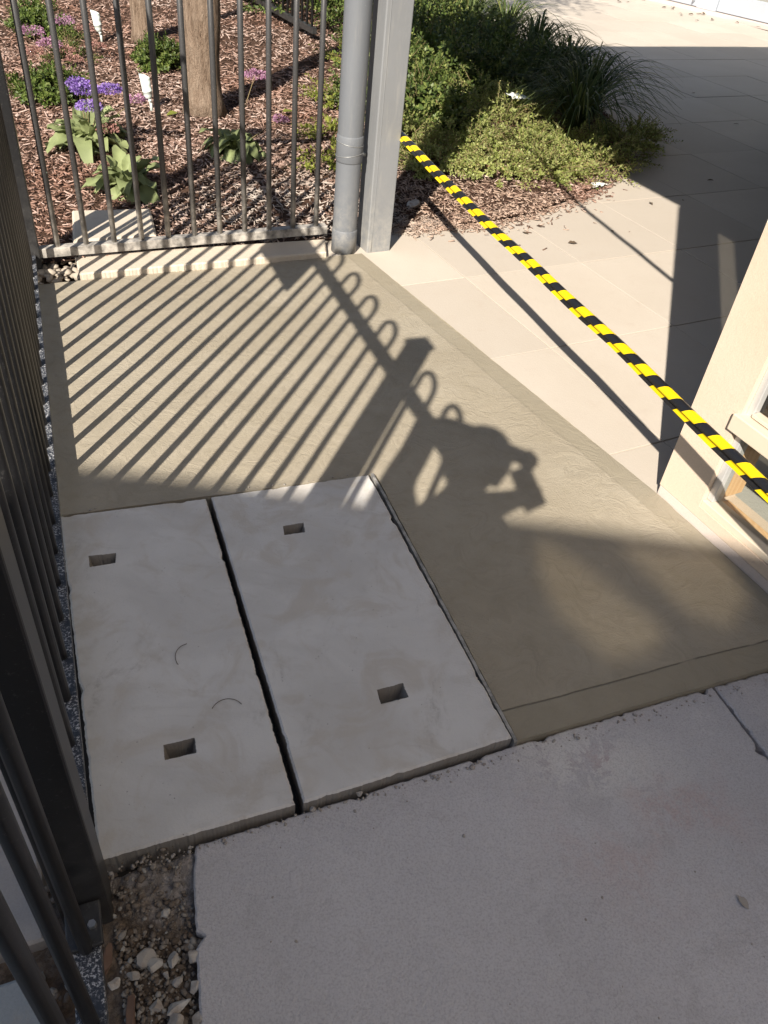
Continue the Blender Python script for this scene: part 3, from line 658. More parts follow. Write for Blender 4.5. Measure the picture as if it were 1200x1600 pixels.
# fence at the back of the garden
make_fence('garden_fence', (-1.13, 8.05, 0.0), radians(122), [0.06+k*BAR for k in range(0, 40)], [], [], [(0.0, 4.6)], 0.13, 1.35, 1.45, 'fence_side',
     'far black railing behind the tree, in front of green shrubs', rail=(0.045, 0.05))
# sign plate hung on the side fence near the corner (out of the frame above, its shadow falls by the footing)
sg = obj('notice_plate', box_me('plate', 0.42, 0.004, 0.26, (0, 0, 0), 0.001), 'stone', None, tuple(Q(0.30, 0.020, 1.27)), (0, 0, A2))
tag(sg, 'plain notice plate hung under the top rail of the left side fence', 'sign')

# ================================================================== CONCRETE FOOTING, STEP STONE, RUBBLE
def poly_block(name, poly, z0, z1, matn, ch=0.006, amp=0.004, seed=1, step=0.02):
    return obj(name, prism_holes(name, [tuple(p) for p in rough_loop(poly, step, amp, seed)], [], z0, z1, ch), matn)
tag(poly_block('fence_footing', [(-1.345, 2.975), (-0.405, 3.490), (-0.430, 3.640), (-1.430, 3.140)], -0.06, 0.028, 'footing', 0.006, 0.0018, 31, 0.006), 'cream concrete footing running under the cross fence rail', 'footing')
tag(poly_block('stepping_stone', [(-1.47, 3.235), (-1.155, 3.40), (-1.275, 3.70), (-1.600, 3.565)], -0.02, 0.048, 'footing', 0.010, 0.0015, 33, 0.006), 'pale square concrete stepping stone just behind the cross fence rail', 'paving slab')

ico = None
def rock_me(name, sub, seed, sx=1, sy=1, sz=1, amp=0.35):
    bm = bmesh.new(); bmesh.ops.create_icosphere(bm, subdivisions=sub, radius=1.0)
    rr = random.Random(seed); pl = [(Vector((rr.gauss(0, 1), rr.gauss(0, 1), rr.gauss(0, 1))).normalized(), rr.uniform(0.38, 0.85)) for _ in range(14)]
    from mathutils import noise as mn
    for v in bm.verts:
        for nv, d in pl:
            k = v.co.dot(nv)
            if k > d: v.co -= nv*(k-d)
        v.co *= 1 + amp*0.3*mn.noise(v.co*1.7 + Vector((seed, 0, 0)))
        v.co.x *= sx; v.co.y *= sy; v.co.z *= sz
    return bm_mesh(name, bm)
def pebble_field(name, spots, seed):
    """spots (x,y,z,r): low faceted stones in one mesh"""
    bm = bmesh.new(); bmesh.ops.create_icosphere(bm, subdivisions=1, radius=1.0); bm.verts.ensure_lookup_table()
    bv = np.array([v.co[:] for v in bm.verts]); bf = np.array([[v.index for v in f.verts] for f in bm.faces]); bm.free()
    rng = np.random.default_rng(seed); S = np.array(spots); m = len(S); k = len(bv)
    sc = np.stack([rng.uniform(0.7, 1.3, m), rng.uniform(0.6, 1.1, m), rng.uniform(0.4, 0.8, m)], 1)*S[:, 3:4]
    b = bv[None]*(1 + rng.normal(0, 0.16, (m, k, 1)))*sc[:, None, :]
    w = rng.uniform(0, 2*pi, m); c, s = np.cos(w)[:, None], np.sin(w)[:, None]
    V = np.stack([b[:, :, 0]*c-b[:, :, 1]*s + S[:, 0:1], b[:, :, 0]*s+b[:, :, 1]*c + S[:, 1:2], b[:, :, 2] + S[:, 2:3]], -1).reshape(-1, 3)
    return mesh_np(name, V, (bf[None] + (np.arange(m)*k)[:, None, None]).reshape(-1, 3))
# gravel in the dirt strip
rg = random.Random(5); sp_l = []
for _ in range(4200):
    x = rg.uniform(-0.46, -0.17); y = rg.uniform(0.30, 0.72)
    if x > -0.262 + (0.66-y)*0.40 - (0.03 if y > 0.62 else 0.0): continue
    if x < -0.40 - (y-0.58)*0.5: continue
    big = y < 0.56
    r = abs(rg.gauss(0, 0.0026)) + (0.0014 if big else 0.0010)
    if rg.random() > (0.95 if big else 0.45): continue
    sp_l.append((x, y, -0.030 + 0.011*noise2(x, y, 14, 4) + (0.014 if y > 0.64 else 0), min(r, 0.009)))
for _ in range(260):      # thin line of grit between fence rail and neighbour paving
    al = rg.uniform(-1.6, 1.6); q = Q(al, rg.uniform(-0.075, -0.02)); sp_l.append((q.x, q.y, -0.01, rg.uniform(0.004, 0.011)))
tag(obj('gravel', pebble_field('gravel', sp_l, 3), 'gravel'), 'loose brown gravel in the dirt strip beside the footpath', 'gravel', kind='stuff')
stones = [  # x, y, rx, ry, rz, yaw, label
    (-0.318, 0.517, .021, .015, .013, 0.6, 'rounded cream stone left of the row of pale stones in the dirt strip'),
    (-0.300, 0.504, .018, .014, .012, 0.3, 'triangular pale stone touching the rounded cream stone in the dirt strip'),
    (-0.272, 0.518, .011, .018, .012, -0.2, 'tall oval white stone in the middle of the dirt strip'),
    (-0.236, 0.527, .017, .013, .011, 0.1, 'square pinkish pale stone nearest the footpath edge in the dirt strip'),
    (-0.277, 0.497, .008, .007, .007, 0.0, 'tiny white pebble just below the tall oval white stone'),
    (-0.243, 0.449, .029, .016, .014, 0.5, 'large pale wedge shaped stone near the bottom of the dirt strip'),
    (-0.279, 0.447, .017, .012, .010, 0.2, 'low cream stone left of the large wedge shaped stone'),
    (-0.241, 0.423, .018, .022, .016, -0.1, 'blocky white stone at the bottom edge of the dirt strip'),
    (-0.202, 0.437, .019, .016, .015, 0.5, 'square white stone resting against the footpath edge'),
    (-0.222, 0.534, .007, .010, .008, 0.2, 'small white pebble tucked against the footpath edge'),
    (-0.222, 0.483, .016, .012, .011, 0.9, 'brown grey rounded stone against the footpath edge'),
    (-0.253, 0.487, .010, .009, .009, 0.4, 'small grey stone between the white stones and footpath edge'),
    (-0.330, 0.488, .011, .014, .010, 1.2, 'grey stone left of the triangular pale stone'),
    (-0.358, 0.470, .014, .012, .010, 0.2, 'small pale stone beside the brown clay shard'),
    (-0.309, 0.596, .010, .010, .008, 0.2, 'single cream pebble high in the dirt strip'),
]
for i, (x, y, rx, ry, rz, yw, lab) in enumerate(stones):
    o = obj('stone', rock_me('stone', 3, 40+i, rx*1.05, ry*1.05, rz*1.05), 'stone', None, (x, y, -0.026 + rz*0.35), (0, 0, yw))
    tag(o, lab, 'stone', 'pale stones in the dirt strip')
for x, y, lx, ly, yw, lab in ((-0.318, 0.430, .016, .030, 0.15, 'long brown clay shard lying in the lower dirt strip'), (-0.385, 0.500, .012, .032, 0.1, 'brown clay shard beside the fence rail in the dirt strip')):
    o = obj('clay_shard', rock_me('shard', 3, int(x*-900), lx, ly, 0.008, 0.5), 'terra', None, (x, y, -0.022), (0.1, 0.15, yw)); tag(o, lab, 'clay shard')
for x, y, r, lab in ((-0.070, 0.818, .009, 'small white stone chip at the foot of the joint between the slabs'), (0.020, 0.863, .009, 'small white stone chip in the gap under the wide slab')):
    o = obj('stone_chip', rock_me('chip', 2, int(x*1000)+7, r, r*0.8, r*0.7), 'stone', None, (x, y, 0.0)); tag(o, lab, 'stone')
o = obj('stone', rock_me('stone', 3, 91, .045, .04, .035), 'stone', None, (-0.05, 4.22, 0.03)); tag(o, 'round grey stone in the mulch beside the grey post', 'stone')
# crumbled concrete at the corner of the two fences
rub = []
for _ in range(120):
    x = -1.58 + rg.random()*0.26; y = 2.90 + (x+1.58)*0.45 + rg.random()*0.22
    rub.append((x, y, -0.02 + rg.random()*0.03, rg.uniform(0.008, 0.028)))
MAT['rubble'] = concrete('rubble concrete', (0.42, 0.36, 0.29), (0.34, 0.29, 0.235))
tag(obj('rubble', pebble_field('rubble', rub, 8), 'rubble'), 'crumbled concrete lumps at the corner of the two fences', 'rubble', kind='stuff')

# ================================================================== DOWNPIPE AND GATE POST
dp = empty('downpipe', (-0.338, 3.605, 0)); tag(dp, 'round grey steel downpipe standing against the square grey post', 'downpipe')
obj('pipe', tube_me('pipe', [(0, 0, -0.02), (0, 0, 0.05), (0, 0, 1.0), (0, 0, 2.35)], 0.0555, 40), 'pipe', dp)
obj('socket', tube_me('socket', [(0, 0, 0.40), (0, 0, 0.405), (0, 0, 0.47), (0, 0, 0.505), (0, 0, 0.51)], [0.0555, 0.0582, 0.0582, 0.0582, 0.0555], 40), 'pipe', dp)
obj('foot', tube_me('foot', [(0, 0, -0.02), (0, 0, 0.10), (0, 0, 0.105)], [0.0585, 0.0580, 0.0555], 40), 'pipe', dp)
for zz, tl in ((0.432, 0.010), (0.478, -0.008)):
    ring = [(0.0595*cos(w), 0.0595*sin(w), zz + tl*cos(w)) for w in np.linspace(0, 2*pi, 33)]
    obj('tie_wire', tube_me('tie_wire', ring, 0.0012, 6), 'wire', dp)
gp = empty('gate_post', (-0.207, 3.690, 0), E31); tag(gp, 'square light grey steel post at the gateway, tape tied to its side', 'post')
obj('shaft', box_me('shaft', 0.122, 0.122, 2.20, (0, 0, 1.06), 0.005), 'post', gp)
obj('weld_seam', tube_me('seam', [(-0.040, -0.0612, 0.1*k) for k in range(0, 22)], 0.0016, 6), 'post', gp)
lk = tube_me('lug', [(-0.066, 0.02, 0.415), (-0.090, 0.02, 0.418), (-0.098, 0.02, 0.402)], [0.010, 0.008, 0.005], 8); obj('lug', lk, 'wire', gp)

# ================================================================== BUILDING AT THE RIGHT (wall, window, canopy)
CW = Vector((0.846, 2.012, 0)); EW = Vector((cos(radians(-59.5)), sin(radians(-59.5)), 0)); NW = Vector((-EW.y, EW.x, 0))   # NW points into the building
def WP(a, d, z): return CW + EW*a + NW*d + Vector((0, 0, z))
bld = empty('entrance_building', tuple(CW)); tag(bld, 'cream rendered entrance building with a low window and flat canopy at the right', 'building')
bld_inv = Matrix.Translation(-CW)
def bpart(name, me, matn, parent=None):
    me.transform(bld_inv); return obj(name, me, matn, parent or bld)
def wbox(name, a0, a1, d0, d1, z0, z1, bev=0.002):
    return box_me(name, a1-a0, d1-d0, z1-z0, tuple(WP((a0+a1)/2, (d0+d1)/2, (z0+z1)/2)), bev, ax=EW)
# rendered wall with window opening, drawn in (a, z) and stood up
def stand(p): return WP(p.x, -p.z, p.y)
AW0, AW1, ZW0, ZW1 = 0.158, 1.25, 0.072, 2.04
bpart('wall', prism_holes('wall', [(0, 0.035), (3.2, 0.035), (3.2, 2.098), (0, 2.098)], [[(AW0, ZW0), (AW1, ZW0), (AW1, ZW1), (AW0, ZW1)]], -0.15, 0.0, 0.002, None, 1, stand), 'wall')
bpart('plinth', wbox('plinth', 0.0, 3.2, 0.004, 0.150, -0.08, 0.033, 0.003), 'plinth')
V = []; F = []
wf = bpart('window_frame', wbox('jamb', AW0, AW0+0.022, 0.020, 0.062, ZW0+0.024, ZW1, 0.002), 'alu')
bpart('bottom_rail', wbox('rail', AW0, AW1, 0.006, 0.062, ZW0, ZW0+0.022, 0.002), 'frame', wf).matrix_parent_inverse = Matrix.Identity(4)
bpart('transom', wbox('transom', AW0-0.012, AW1, -0.016, 0.060, 0.347, 0.398, 0.003), 'frame', wf)
bpart('glazing_bead', wbox('bead', AW0+0.024, AW1, 0.012, 0.040, 0.402, 0.412, 0.001), 'frame', wf)
bpart('head_rail', wbox('head', AW0+0.024, AW1, 0.020, 0.062, ZW1-0.03, ZW1-0.001, 0.002), 'alu', wf)
for z0, z1, lb in ((ZW0+0.023, 0.343, None), (0.413, ZW1-0.032, None)):
    bpart('glass_pane', wbox('pane', AW0+0.0225, AW1, 0.040, 0.044, z0, z1, 0), 'glass' if z0 < 0.3 else 'tint2', wf)
bpart('lining', wbox('lining', AW0, AW0+0.016, 0.0635, 0.149, ZW0+0.024, ZW1, 0.002), 'timber', wf)
bpart('inner_sill', wbox('inner_sill', AW0+0.018, AW1, 0.0635, 0.098, ZW0-0.004, ZW0+0.012, 0.002), 'timber', wf)
bpart('inner_transom', wbox('inner_transom', AW0+0.018, AW1, 0.0635, 0.110, 0.352, 0.394, 0.002), 'timber', wf)
bpart('blind', wbox('blind', AW0+0.118, AW1, 0.160, 0.164, 0.93, ZW1, 0), 'blind')  # unseen blocker added to narrow the sun strip through the window
# flat canopy over the gateway and building
def ubox(name, u0, u1, v0, v1, z0, z1, bev=0.004): return box_me(name, u1-u0, v1-v0, z1-z0, tuple(P((u0+u1)/2, (v0+v1)/2, (z0+z1)/2)), bev, ax=EU)
bpart('canopy', ubox('canopy', 1.775, 11.0, -5.0, 5.22, 2.10, 2.26), 'roof')
bpart('bounce_wall', wbox('bounce_wall', 0.0, 6.5, 0.006, 0.22, 2.262, 6.1, 0.004), 'upper'); bpart('bounce_wall_cap', wbox('bounce_wall_cap', -0.02, 6.52, -0.03, 0.26, 6.102, 6.2, 0.006), 'plinth')  # unseen wall and cap added to bounce sunlight onto the foreground
bpart('sky_block_side', ubox('sky_block_side', 6.3, 6.5, -5.0, 4.7, 0.006, 2.098), 'roof'); bpart('sky_block_rear', ubox('sky_block_rear', 1.95, 6.29, -5.0, -4.8, 0.006, 2.098), 'roof')  # unseen dark walls added to keep skylight off the shaded paving
tag(obj('interior_floor', sheet('floor', [tuple(P(1.93, -2.0))[:2], tuple(P(6.0, -2.0))[:2], tuple(P(6.0, 1.22))[:2], tuple(P(1.93, 1.22))[:2]], 0.004), 'floor'), kind='structure')

# ================================================================== BARRIER TAPE
def tape_me(name, p0, p1, sag, width=1.0, n=140, twist=0.0):
    p0 = Vector(p0); p1 = Vector(p1); L = (p1-p0).length; t = (p1-p0).normalized(); side_ = t.cross(Vector((0, 0, 1))).normalized()
    if side_.y > 0: side_ = -side_
    upn = side_.cross(t); 
    if upn.z < 0: upn = -upn
    # cross section (towards viewer, up): folded band, curled over the top with a flap turned under in front
    sec = [(-0.017, -0.012), (-0.0165, -0.002), (-0.012, 0.006), (-0.004, 0.0105), (0.004, 0.0085), (0.011, 0.002), (0.0145, -0.007), (0.0150, -0.011), (0.0125, -0.0105), (0.0165, -0.017), (0.0190, -0.026)]
    sec = [(a*width, b*width) for a, b in sec]
    cum = [0]
    for i in range(1, len(sec)): cum.append(cum[-1] + math.hypot(sec[i][0]-sec[i-1][0], sec[i][1]-sec[i-1][1]))
    V = []; F = []; UV = []
    for i in range(n+1):
        f = i/n; c = p0.lerp(p1, f) - Vector((0, 0, 1))*sag*4*f*(1-f)
        w = 0.16*sin(f*9.0) + 0.09*sin(f*23+1) + 0.05*sin(f*61) + twist*f; c = c + Vector((0, 0, 0.004*sin(f*14+2) + 0.0015*sin(f*47))); kx = 1 + 0.10*sin(f*31+.5) + 0.06*sin(f*77)
        ca, sa = cos(w), sin(w)
        for a, b in sec: V.append(c + side_*(a*ca-b*sa)*kx + upn*(a*sa+b*ca)*(2-kx))
    m = len(sec)
    for i in range(n):
        for k in range(m-1):
            F.append((i*m+k, (i+1)*m+k, (i+1)*m+k+1, i*m+k+1))
            u0, u1 = L*i/n, L*(i+1)/n
            s0, s1 = (cum[k], cum[k+1]) if k < 7 else (2*cum[7]-cum[k], 2*cum[7]-cum[k+1])
            if k >= 7: s0 *= -1.0; s1 *= -1.0
            UV += [(u0, s0), (u1, s0), (u1, s1), (u0, s1)]
    me = mesh_pd(name, V, F, True); uvl = me.uv_layers.new(name='UVMap')
    for i, q in enumerate(UV): uvl.data[i].uv = q
    return me
TA = Vector((-0.135, 3.735, 0.505)); TB = Vector((0.84, 1.515, 0.455)); TD = TB - TA; TC = TA + TD*1.75; TC.z = 0.46
tp = obj('barrier_tape', tape_me('tape', TA, TC, 0.02, 0.82, 220), 'tape'); tag(tp, 'yellow and black striped barrier tape stretched low from the grey post across the gateway', 'barrier tape')
bm = bmesh.new()
st = empty('tape_stake', (TC.x+0.02, TC.y, 0)); tag(st, 'orange steel stake holding the near end of the striped tape', 'stake')
obj('shaft', tube_me('shaft', [(0, 0, -0.05), (0, 0, 0.4), (0, 0, 0.95)], 0.012, 10), 'stake', st)
obj('cap', tube_me('cap', [(0, 0, 0.94), (0, 0, 0.97), (0, 0, 0.985)], [0.02, 0.02, 0.008], 12), 'stake', st)
# thin upper line from the post down to the wall; its shadow crosses the path
tag(obj('upper_tape', tape_me('upper', (-0.19, 3.64, 1.80), (0.880, 1.950, 1.27), 0.0, 0.55, 60), 'tape'), 'twisted length of striped tape sloping from the post top to the cream wall', 'barrier tape')

# ================================================================== SHOPFRONT FAR BEHIND
SA = radians(-47); ES = Vector((cos(SA), sin(SA), 0)); NS = Vector((-ES.y, ES.x, 0)); S0 = Vector((3.62, 13.30, 0))
shop = empty('glass_shopfront', tuple(S0), SA); tag(shop, 'grey aluminium glass shopfront doors beyond the paving', 'shopfront')
def spart(name, x0, x1, y0, y1, z0, z1, matn, parent=None, bev=0.004): return obj(name, box_me(name, x1-x0, y1-y0, z1-z0, ((x0+x1)/2, (y0+y1)/2, (z0+z1)/2), bev), matn, parent or shop)
spart('sill', -6, 6, -0.10, 0.12, -0.02, 0.035, 'plinth')
for x0, x1 in ((-2.6, -0.16), (0.16, 2.4)):
    d = spart('door', x0, x1, 0.0, 0.05, 0.045, 0.26, 'shopalu')
    spart('stile', x0, x0+0.09, 0.0, 0.05, 0.262, 2.3, 'shopalu', d); spart('stile', x1-0.09, x1, 0.0, 0.05, 0.262, 2.3, 'shopalu', d)
    spart('glass_pane', x0+0.09, x1-0.09, 0.02, 0.03, 0.262, 2.3, 'glass', d, 0)
spart('mullion', -0.155, 0.155, -0.03, 0.08, 0.037, 2.35, 'shopalu')
obj('handle', tube_me('handle', [(-0.22, -0.005, 0.10), (-0.22, -0.05, 0.10), (-0.22, -0.05, 0.16), (-0.22, -0.005, 0.16)], 0.008, 8), 'bolt', shop)
spart('header', -6, 6, -0.02, 0.10, 2.352, 2.6, 'shopalu'); spart('wall', -6, 6, -0.02, 0.2, 2.602, 3.6, 'render')
for x0, x1 in ((-6, -2.62), (2.42, 6)): spart('window', x0, x1, 0.02, 0.05, 0.037, 2.35, 'glass', None, 0)
tag(obj('shop_floor', sheet('floor', [tuple(S0 + ES*a + NS*b)[:2] for a, b in ((-6, .12), (6, .12), (6, 5), (-6, 5))], 0.02), 'floor'), kind='structure')
spart('back_wall', -6, 6, 4.9, 5.0, 0, 3.6, 'render')

# ================================================================== BUILDING BEHIND THE VIEWER: its roof edge throws the big shade
BH = 4.2; BY = 1.80 - 0.9744*BH/math.tan(SUN_EL)
def to_wall(gx, gy):      # where the light that reaches the ground at gx, gy passes the wall plane
    t = (gy-BY)/sin(SUN_AZ); return (gx - cos(SUN_AZ)*t, t*math.tan(SUN_EL))
bb = empty('office_building', (0, BY, 0)); tag(bb, 'rendered building behind the viewer whose roof edge shades the foreground', 'building')
def bstand(p): return Vector((p.x, p.z, p.y))
stripe_panes = [[to_wall(x, y) for x, y in poly] for poly in (  # odd shapes added to throw faint sun stripes in place of reflected light
    [(0.45, 1.76), (0.535, 1.70), (0.77, 1.45), (0.72, 1.35), (0.60, 1.30), (0.48, 1.44), (0.44, 1.60)],
    [(0.665, 1.77), (1.00, 1.77), (1.03, 1.58), (0.94, 1.47), (0.84, 1.50)])]
obj('wall', prism_holes('wall', [(-3.1, 0), (1.5, 0), (1.5, BH), (-3.1, BH)], stripe_panes, -0.03, 0.0, 0, None, 1, bstand), 'render', bb)
obj('roof', box_me('roof', 4.6, 3.0, 0.12, (-0.8, -1.54, BH-0.85), 0.0), 'roof', bb)
for i, pn in enumerate(stripe_panes):
    me = prism_holes('pane', pn, [], -0.018, -0.012, 0, None, 1, bstand); obj('light_stripe_pane', me, 'tint', bb)

# ================================================================== PHOTOGRAPHER (over the side fence, only the shadow shows)
def person():
    root = empty('person', (-0.33, -0.22, 0)); tag(root, 'person in dark shirt reaching a phone over the side fence, seen only as a shadow', 'person')
    J = {}; E = []
    def j(n, p, r, par=None):
        J[n] = (len(J), Vector(p), r)
        if par: E.append((J[par][0], J[n][0]))
    fx = Vector((0.75, 0.66, 0)).normalized()      # facing over the fence
    lx = Vector((-fx.y, fx.x, 0))
    B = Vector((-0.33, -0.22, 0))
    def pt(f, l, z): return B + fx*f + lx*l + Vector((0, 0, z))
    j('pelvis', pt(0, 0, 0.95), 0.145); j('waist', pt(0, 0, 1.10), 0.13, 'pelvis'); j('chest', pt(0.02, 0, 1.30), 0.15, 'waist')
    j('neck0', pt(0.06, 0, 1.45), 0.075, 'chest'); j('neck', pt(0.10, 0, 1.50), 0.055, 'neck0'); j('chin', pt(0.145, 0, 1.555), 0.066, 'neck'); j('head', pt(0.15, 0, 1.635), 0.088, 'chin'); j('crown', pt(0.14, 0, 1.70), 0.062, 'head')
    for s, nm in ((1, 'L'), (-1, 'R')):
        j('hip'+nm, pt(0, 0.10*s, 0.90), 0.105, 'pelvis'); j('knee'+nm, pt(0.02, 0.11*s, 0.50), 0.062, 'hip'+nm); j('ank'+nm, pt(-0.01, 0.11*s, 0.09), 0.042, 'knee'+nm); j('toe'+nm, pt(0.15, 0.12*s, 0.045), 0.035, 'ank'+nm)
        j('sh'+nm, pt(0.03, 0.19*s, 1.41), 0.068, 'chest')
    hands = {}
    elL = Vector((-0.325, 0.260, 1.485)); haL = Vector((-0.045, 0.045, 1.540))
    elR = Vector((-0.230, -0.150, 1.455)); haR = Vector((-0.025, -0.060, 1.468))
    for nm, el, ha in (('L', elL, haL), ('R', elR, haR)):
        j('el'+nm, el, 0.050, 'sh'+nm); j('fore'+nm, el.lerp(ha, 0.5), 0.046, 'el'+nm); j('wr'+nm, el.lerp(ha, 0.80), 0.030, 'fore'+nm); j('palm'+nm, ha, 0.034, 'wr'+nm)
        dv = (ha-el).normalized()
        for k in range(4):
            o_ = Vector((0, 0, 0.024-0.016*k)); ln = (0.034, 0.040, 0.037, 0.028)[k]
            j('f%d%s' % (k, nm), ha + dv*0.022 + o_, 0.0085, 'palm'+nm); j('g%d%s' % (k, nm), ha + dv*(0.022+ln*0.8) + o_ + Vector((-0.002, -0.006, 0)), 0.008, 'f%d%s' % (k, nm))
        j('th'+nm, ha + Vector((-0.005, -0.02, 0.040)), 0.0095, 'palm'+nm); j('tt'+nm, ha + dv*0.026 + Vector((-0.005, -0.02, 0.052)), 0.0085, 'th'+nm)
    me = bpy.data.meshes.new('body'); me.from_pydata([J[k][1]-B for k in J], E, []); me.update()
    o = bpy.data.objects.new('body', me); COL.objects.link(o); o.parent = root
    mod = o.modifiers.new('skin', 'SKIN'); sl = me.skin_vertices[0].data if len(me.skin_vertices) else None
    if sl:
        for i, k in enumerate(J): sl[i].radius = (J[k][2], J[k][2]); sl[i].use_root = (k == 'pelvis')
    ss = o.modifiers.new('sub', 'SUBSURF'); ss.levels = 1; ss.render_levels = 1
    n = NT('clothed body'); z = n.sep(n.pos)[2]
    col = n.mix(n.rng(z, 0.94, 0.96), (0.055, 0.055, 0.06), (0.09, 0.11, 0.18))
    sk = n.rng(n.dist(n.pos, pt(0.15, 0, 1.62)), 0.15, 0.16, 1.0, 0.0)
    hx = n.mth('MULTIPLY', n.rng(n.sep(n.pos)[0], -0.17, -0.16), n.rng(z, 1.44, 1.45))
    col = n.mix(n.mth('MAXIMUM', sk, hx), col, (0.45, 0.28, 0.20)); me.materials.append(n.fin(col, 0.8))
    bm = bmesh.new(); bmesh.ops.create_uvsphere(bm, u_segments=20, v_segments=14, radius=0.115)
    c = pt(0.125, 0, 1.655)-B
    bmesh.ops.delete(bm, geom=[v for v in bm.verts if v.co.z < -0.03 and v.co.dot(fx) > -0.03], context='VERTS')
    for v in bm.verts: v.co = c + v.co*(1+0.05*noise2(v.co.x*8, v.co.y*8+v.co.z*8)); 
    obj('hair', bm_mesh('hair', bm, True), 'hair', root)
    for s in (1, -1):
        bm = bmesh.new(); bmesh.ops.create_uvsphere(bm, u_segments=10, v_segments=8, radius=0.012, matrix=Matrix.Translation(pt(0.232, 0.032*s, 1.628)-B)); obj('eye', bm_mesh('eye', bm, True), 'phone', root)
        bm = bmesh.new(); bmesh.ops.create_uvsphere(bm, u_segments=10, v_segments=8, radius=0.03, matrix=Matrix.Translation(pt(0.14, 0.092*s, 1.62)-B) @ Matrix.Diagonal((0.6, 0.4, 1, 1))); obj('ear', bm_mesh('ear', bm, True), 'skin', root)
    return root
person()
# the phone, its lens just at the viewpoint
ph = bpy.data.objects.new('phone', box_me('phone', 0.070, 0.138, 0.008, (0, 0, 0), 0.0035)); COL.objects.link(ph); ph.data.materials.append(MAT['phone'])
pm = mw.copy(); off = mw.to_3x3() @ Vector((-0.030, -0.030, 0.016)); pm.translation = Vector((0, 0, CAM_H)) + off; ph.matrix_world = pm @ Matrix.Rotation(radians(24), 4, 'Z')
tag(ph, 'dark phone held upright over the fence by the person', 'phone')

# ================================================================== PLANTS
def leaves_np(Pb, D, Nn, L, Wd, fold=0.25):
    """leaf quads: base, side, tip, side.  all arrays"""
    D = D/np.linalg.norm(D, axis=1, keepdims=True); S = np.cross(D, Nn); S /= np.linalg.norm(S, axis=1, keepdims=True)+1e-9; U_ = np.cross(S, D)
    m = len(Pb); L = L[:, None]; Wd = Wd[:, None]
    a = Pb; b = Pb + D*L*0.5 + S*Wd*0.5 + U_*L*fold*0.35; c = Pb + D*L - U_*L*0.10; d = Pb + D*L*0.5 - S*Wd*0.5 + U_*L*fold*0.35
    V = np.stack([a, b, c, d], 1).reshape(-1, 3); Fq = (np.array([[0, 1, 2, 3]])[None] + (np.arange(m)*4)[:, None, None]).reshape(-1, 4)
    return V, Fq
def sprigs(rng, bases, dirs, lens, nl, leaf, wid, droop=0.25):
    """leafy shoots: leaves spiral up each curved shoot"""
    m = len(bases); k = np.arange(nl); f = (k+0.6)/nl
    D = dirs/np.linalg.norm(dirs, axis=1, keepdims=True)
    pos = bases[:, None, :] + D[:, None, :]*(f[None, :, None]*lens[:, None, None]); pos[:, :, 2] -= droop*(f[None]**2)*lens[:, None]*0.5
    ref = np.cross(D, rng.normal(size=(m, 3))); ref /= np.linalg.norm(ref, axis=1, keepdims=True); bi = np.cross(D, ref)
    ang = (k*2.4)[None, :] + rng.uniform(0, 6, (m, 1)); out = ref[:, None]*np.cos(ang)[..., None] + bi[:, None]*np.sin(ang)[..., None]
    ld = out*0.9 + D[:, None]*(0.45 + 0.6*f[None, :, None]) + rng.normal(0, 0.15, (m, nl, 3)); nn = D[:, None]*0.9 - out*0.3 + np.array([0, 0, 0.3])
    sz = leaf*(1.1-0.5*f)[None]*rng.uniform(0.7, 1.25, (m, nl))
    return leaves_np(pos.reshape(-1, 3), ld.reshape(-1, 3), nn.reshape(-1, 3), sz.ravel(), (sz*wid).ravel())
def cat_vf(parts):
    V = []; F = []; o = 0
    for v, f in parts: V.append(v); F.append(f+o); o += len(v)
    return np.concatenate(V), np.concatenate(F)
def stems_me(name, bases, dirs, lens, rad=0.002):
    return mesh_pd(name, *join_vf([tube([Vector(b), Vector(b)+Vector(d).normalized()*l*0.5, Vector(b)+Vector(d).normalized()*l*0.92 - Vector((0, 0, 0.03*l))], [rad, rad*0.8, rad*0.5], 4, False) for b, d, l in zip(bases, dirs, lens)]))
def shrub(name, x, y, rx, ry, h, nsp, lens, nl, leaf, wid, matn, seed, label, cat='shrub', group=None, flat=0.6, z=None, stem=True):
    rng = np.random.default_rng(seed); z0 = (bed_z(x, y) or 0.01) if z is None else z
    root = empty(name, (x, y, z0)); tag(root, label, cat, group)
    th = rng.uniform(0, 2*pi, nsp); rr = np.sqrt(rng.uniform(0, 1, nsp)); lump = 1 + 0.25*np.sin(th*3+seed) + 0.15*np.sin(th*5+2*seed)
    px = rr*np.cos(th)*rx*lump*0.9; py = rr*np.sin(th)*ry*lump*0.9
    top = h*np.clip(1-rr**2, 0, 1)**0.5
    pz = top*rng.uniform(0.1, 0.85, nsp)
    B = np.stack([px, py, pz+0.01], 1)
    D = np.stack([np.cos(th)*(0.35+rr*flat*1.4), np.sin(th)*(0.35+rr*flat*1.4), 1.15-rr*flat + rng.normal(0, 0.2, nsp)], 1) + rng.normal(0, 0.35, (nsp, 3)); D[:, 2] = np.maximum(D[:, 2], 0.06)
    Ls = rng.uniform(0.6, 1.25, nsp)*lens
    obj('foliage', mesh_np('foliage', *sprigs(rng, B, D, Ls, nl, leaf, wid)), matn, root)
    if stem:
        k = slice(0, min(nsp, 90)); obj('stems', stems_me('stems', B[k], D[k], Ls[k]), 'stem', root)['kind'] = 'stuff'
    return root

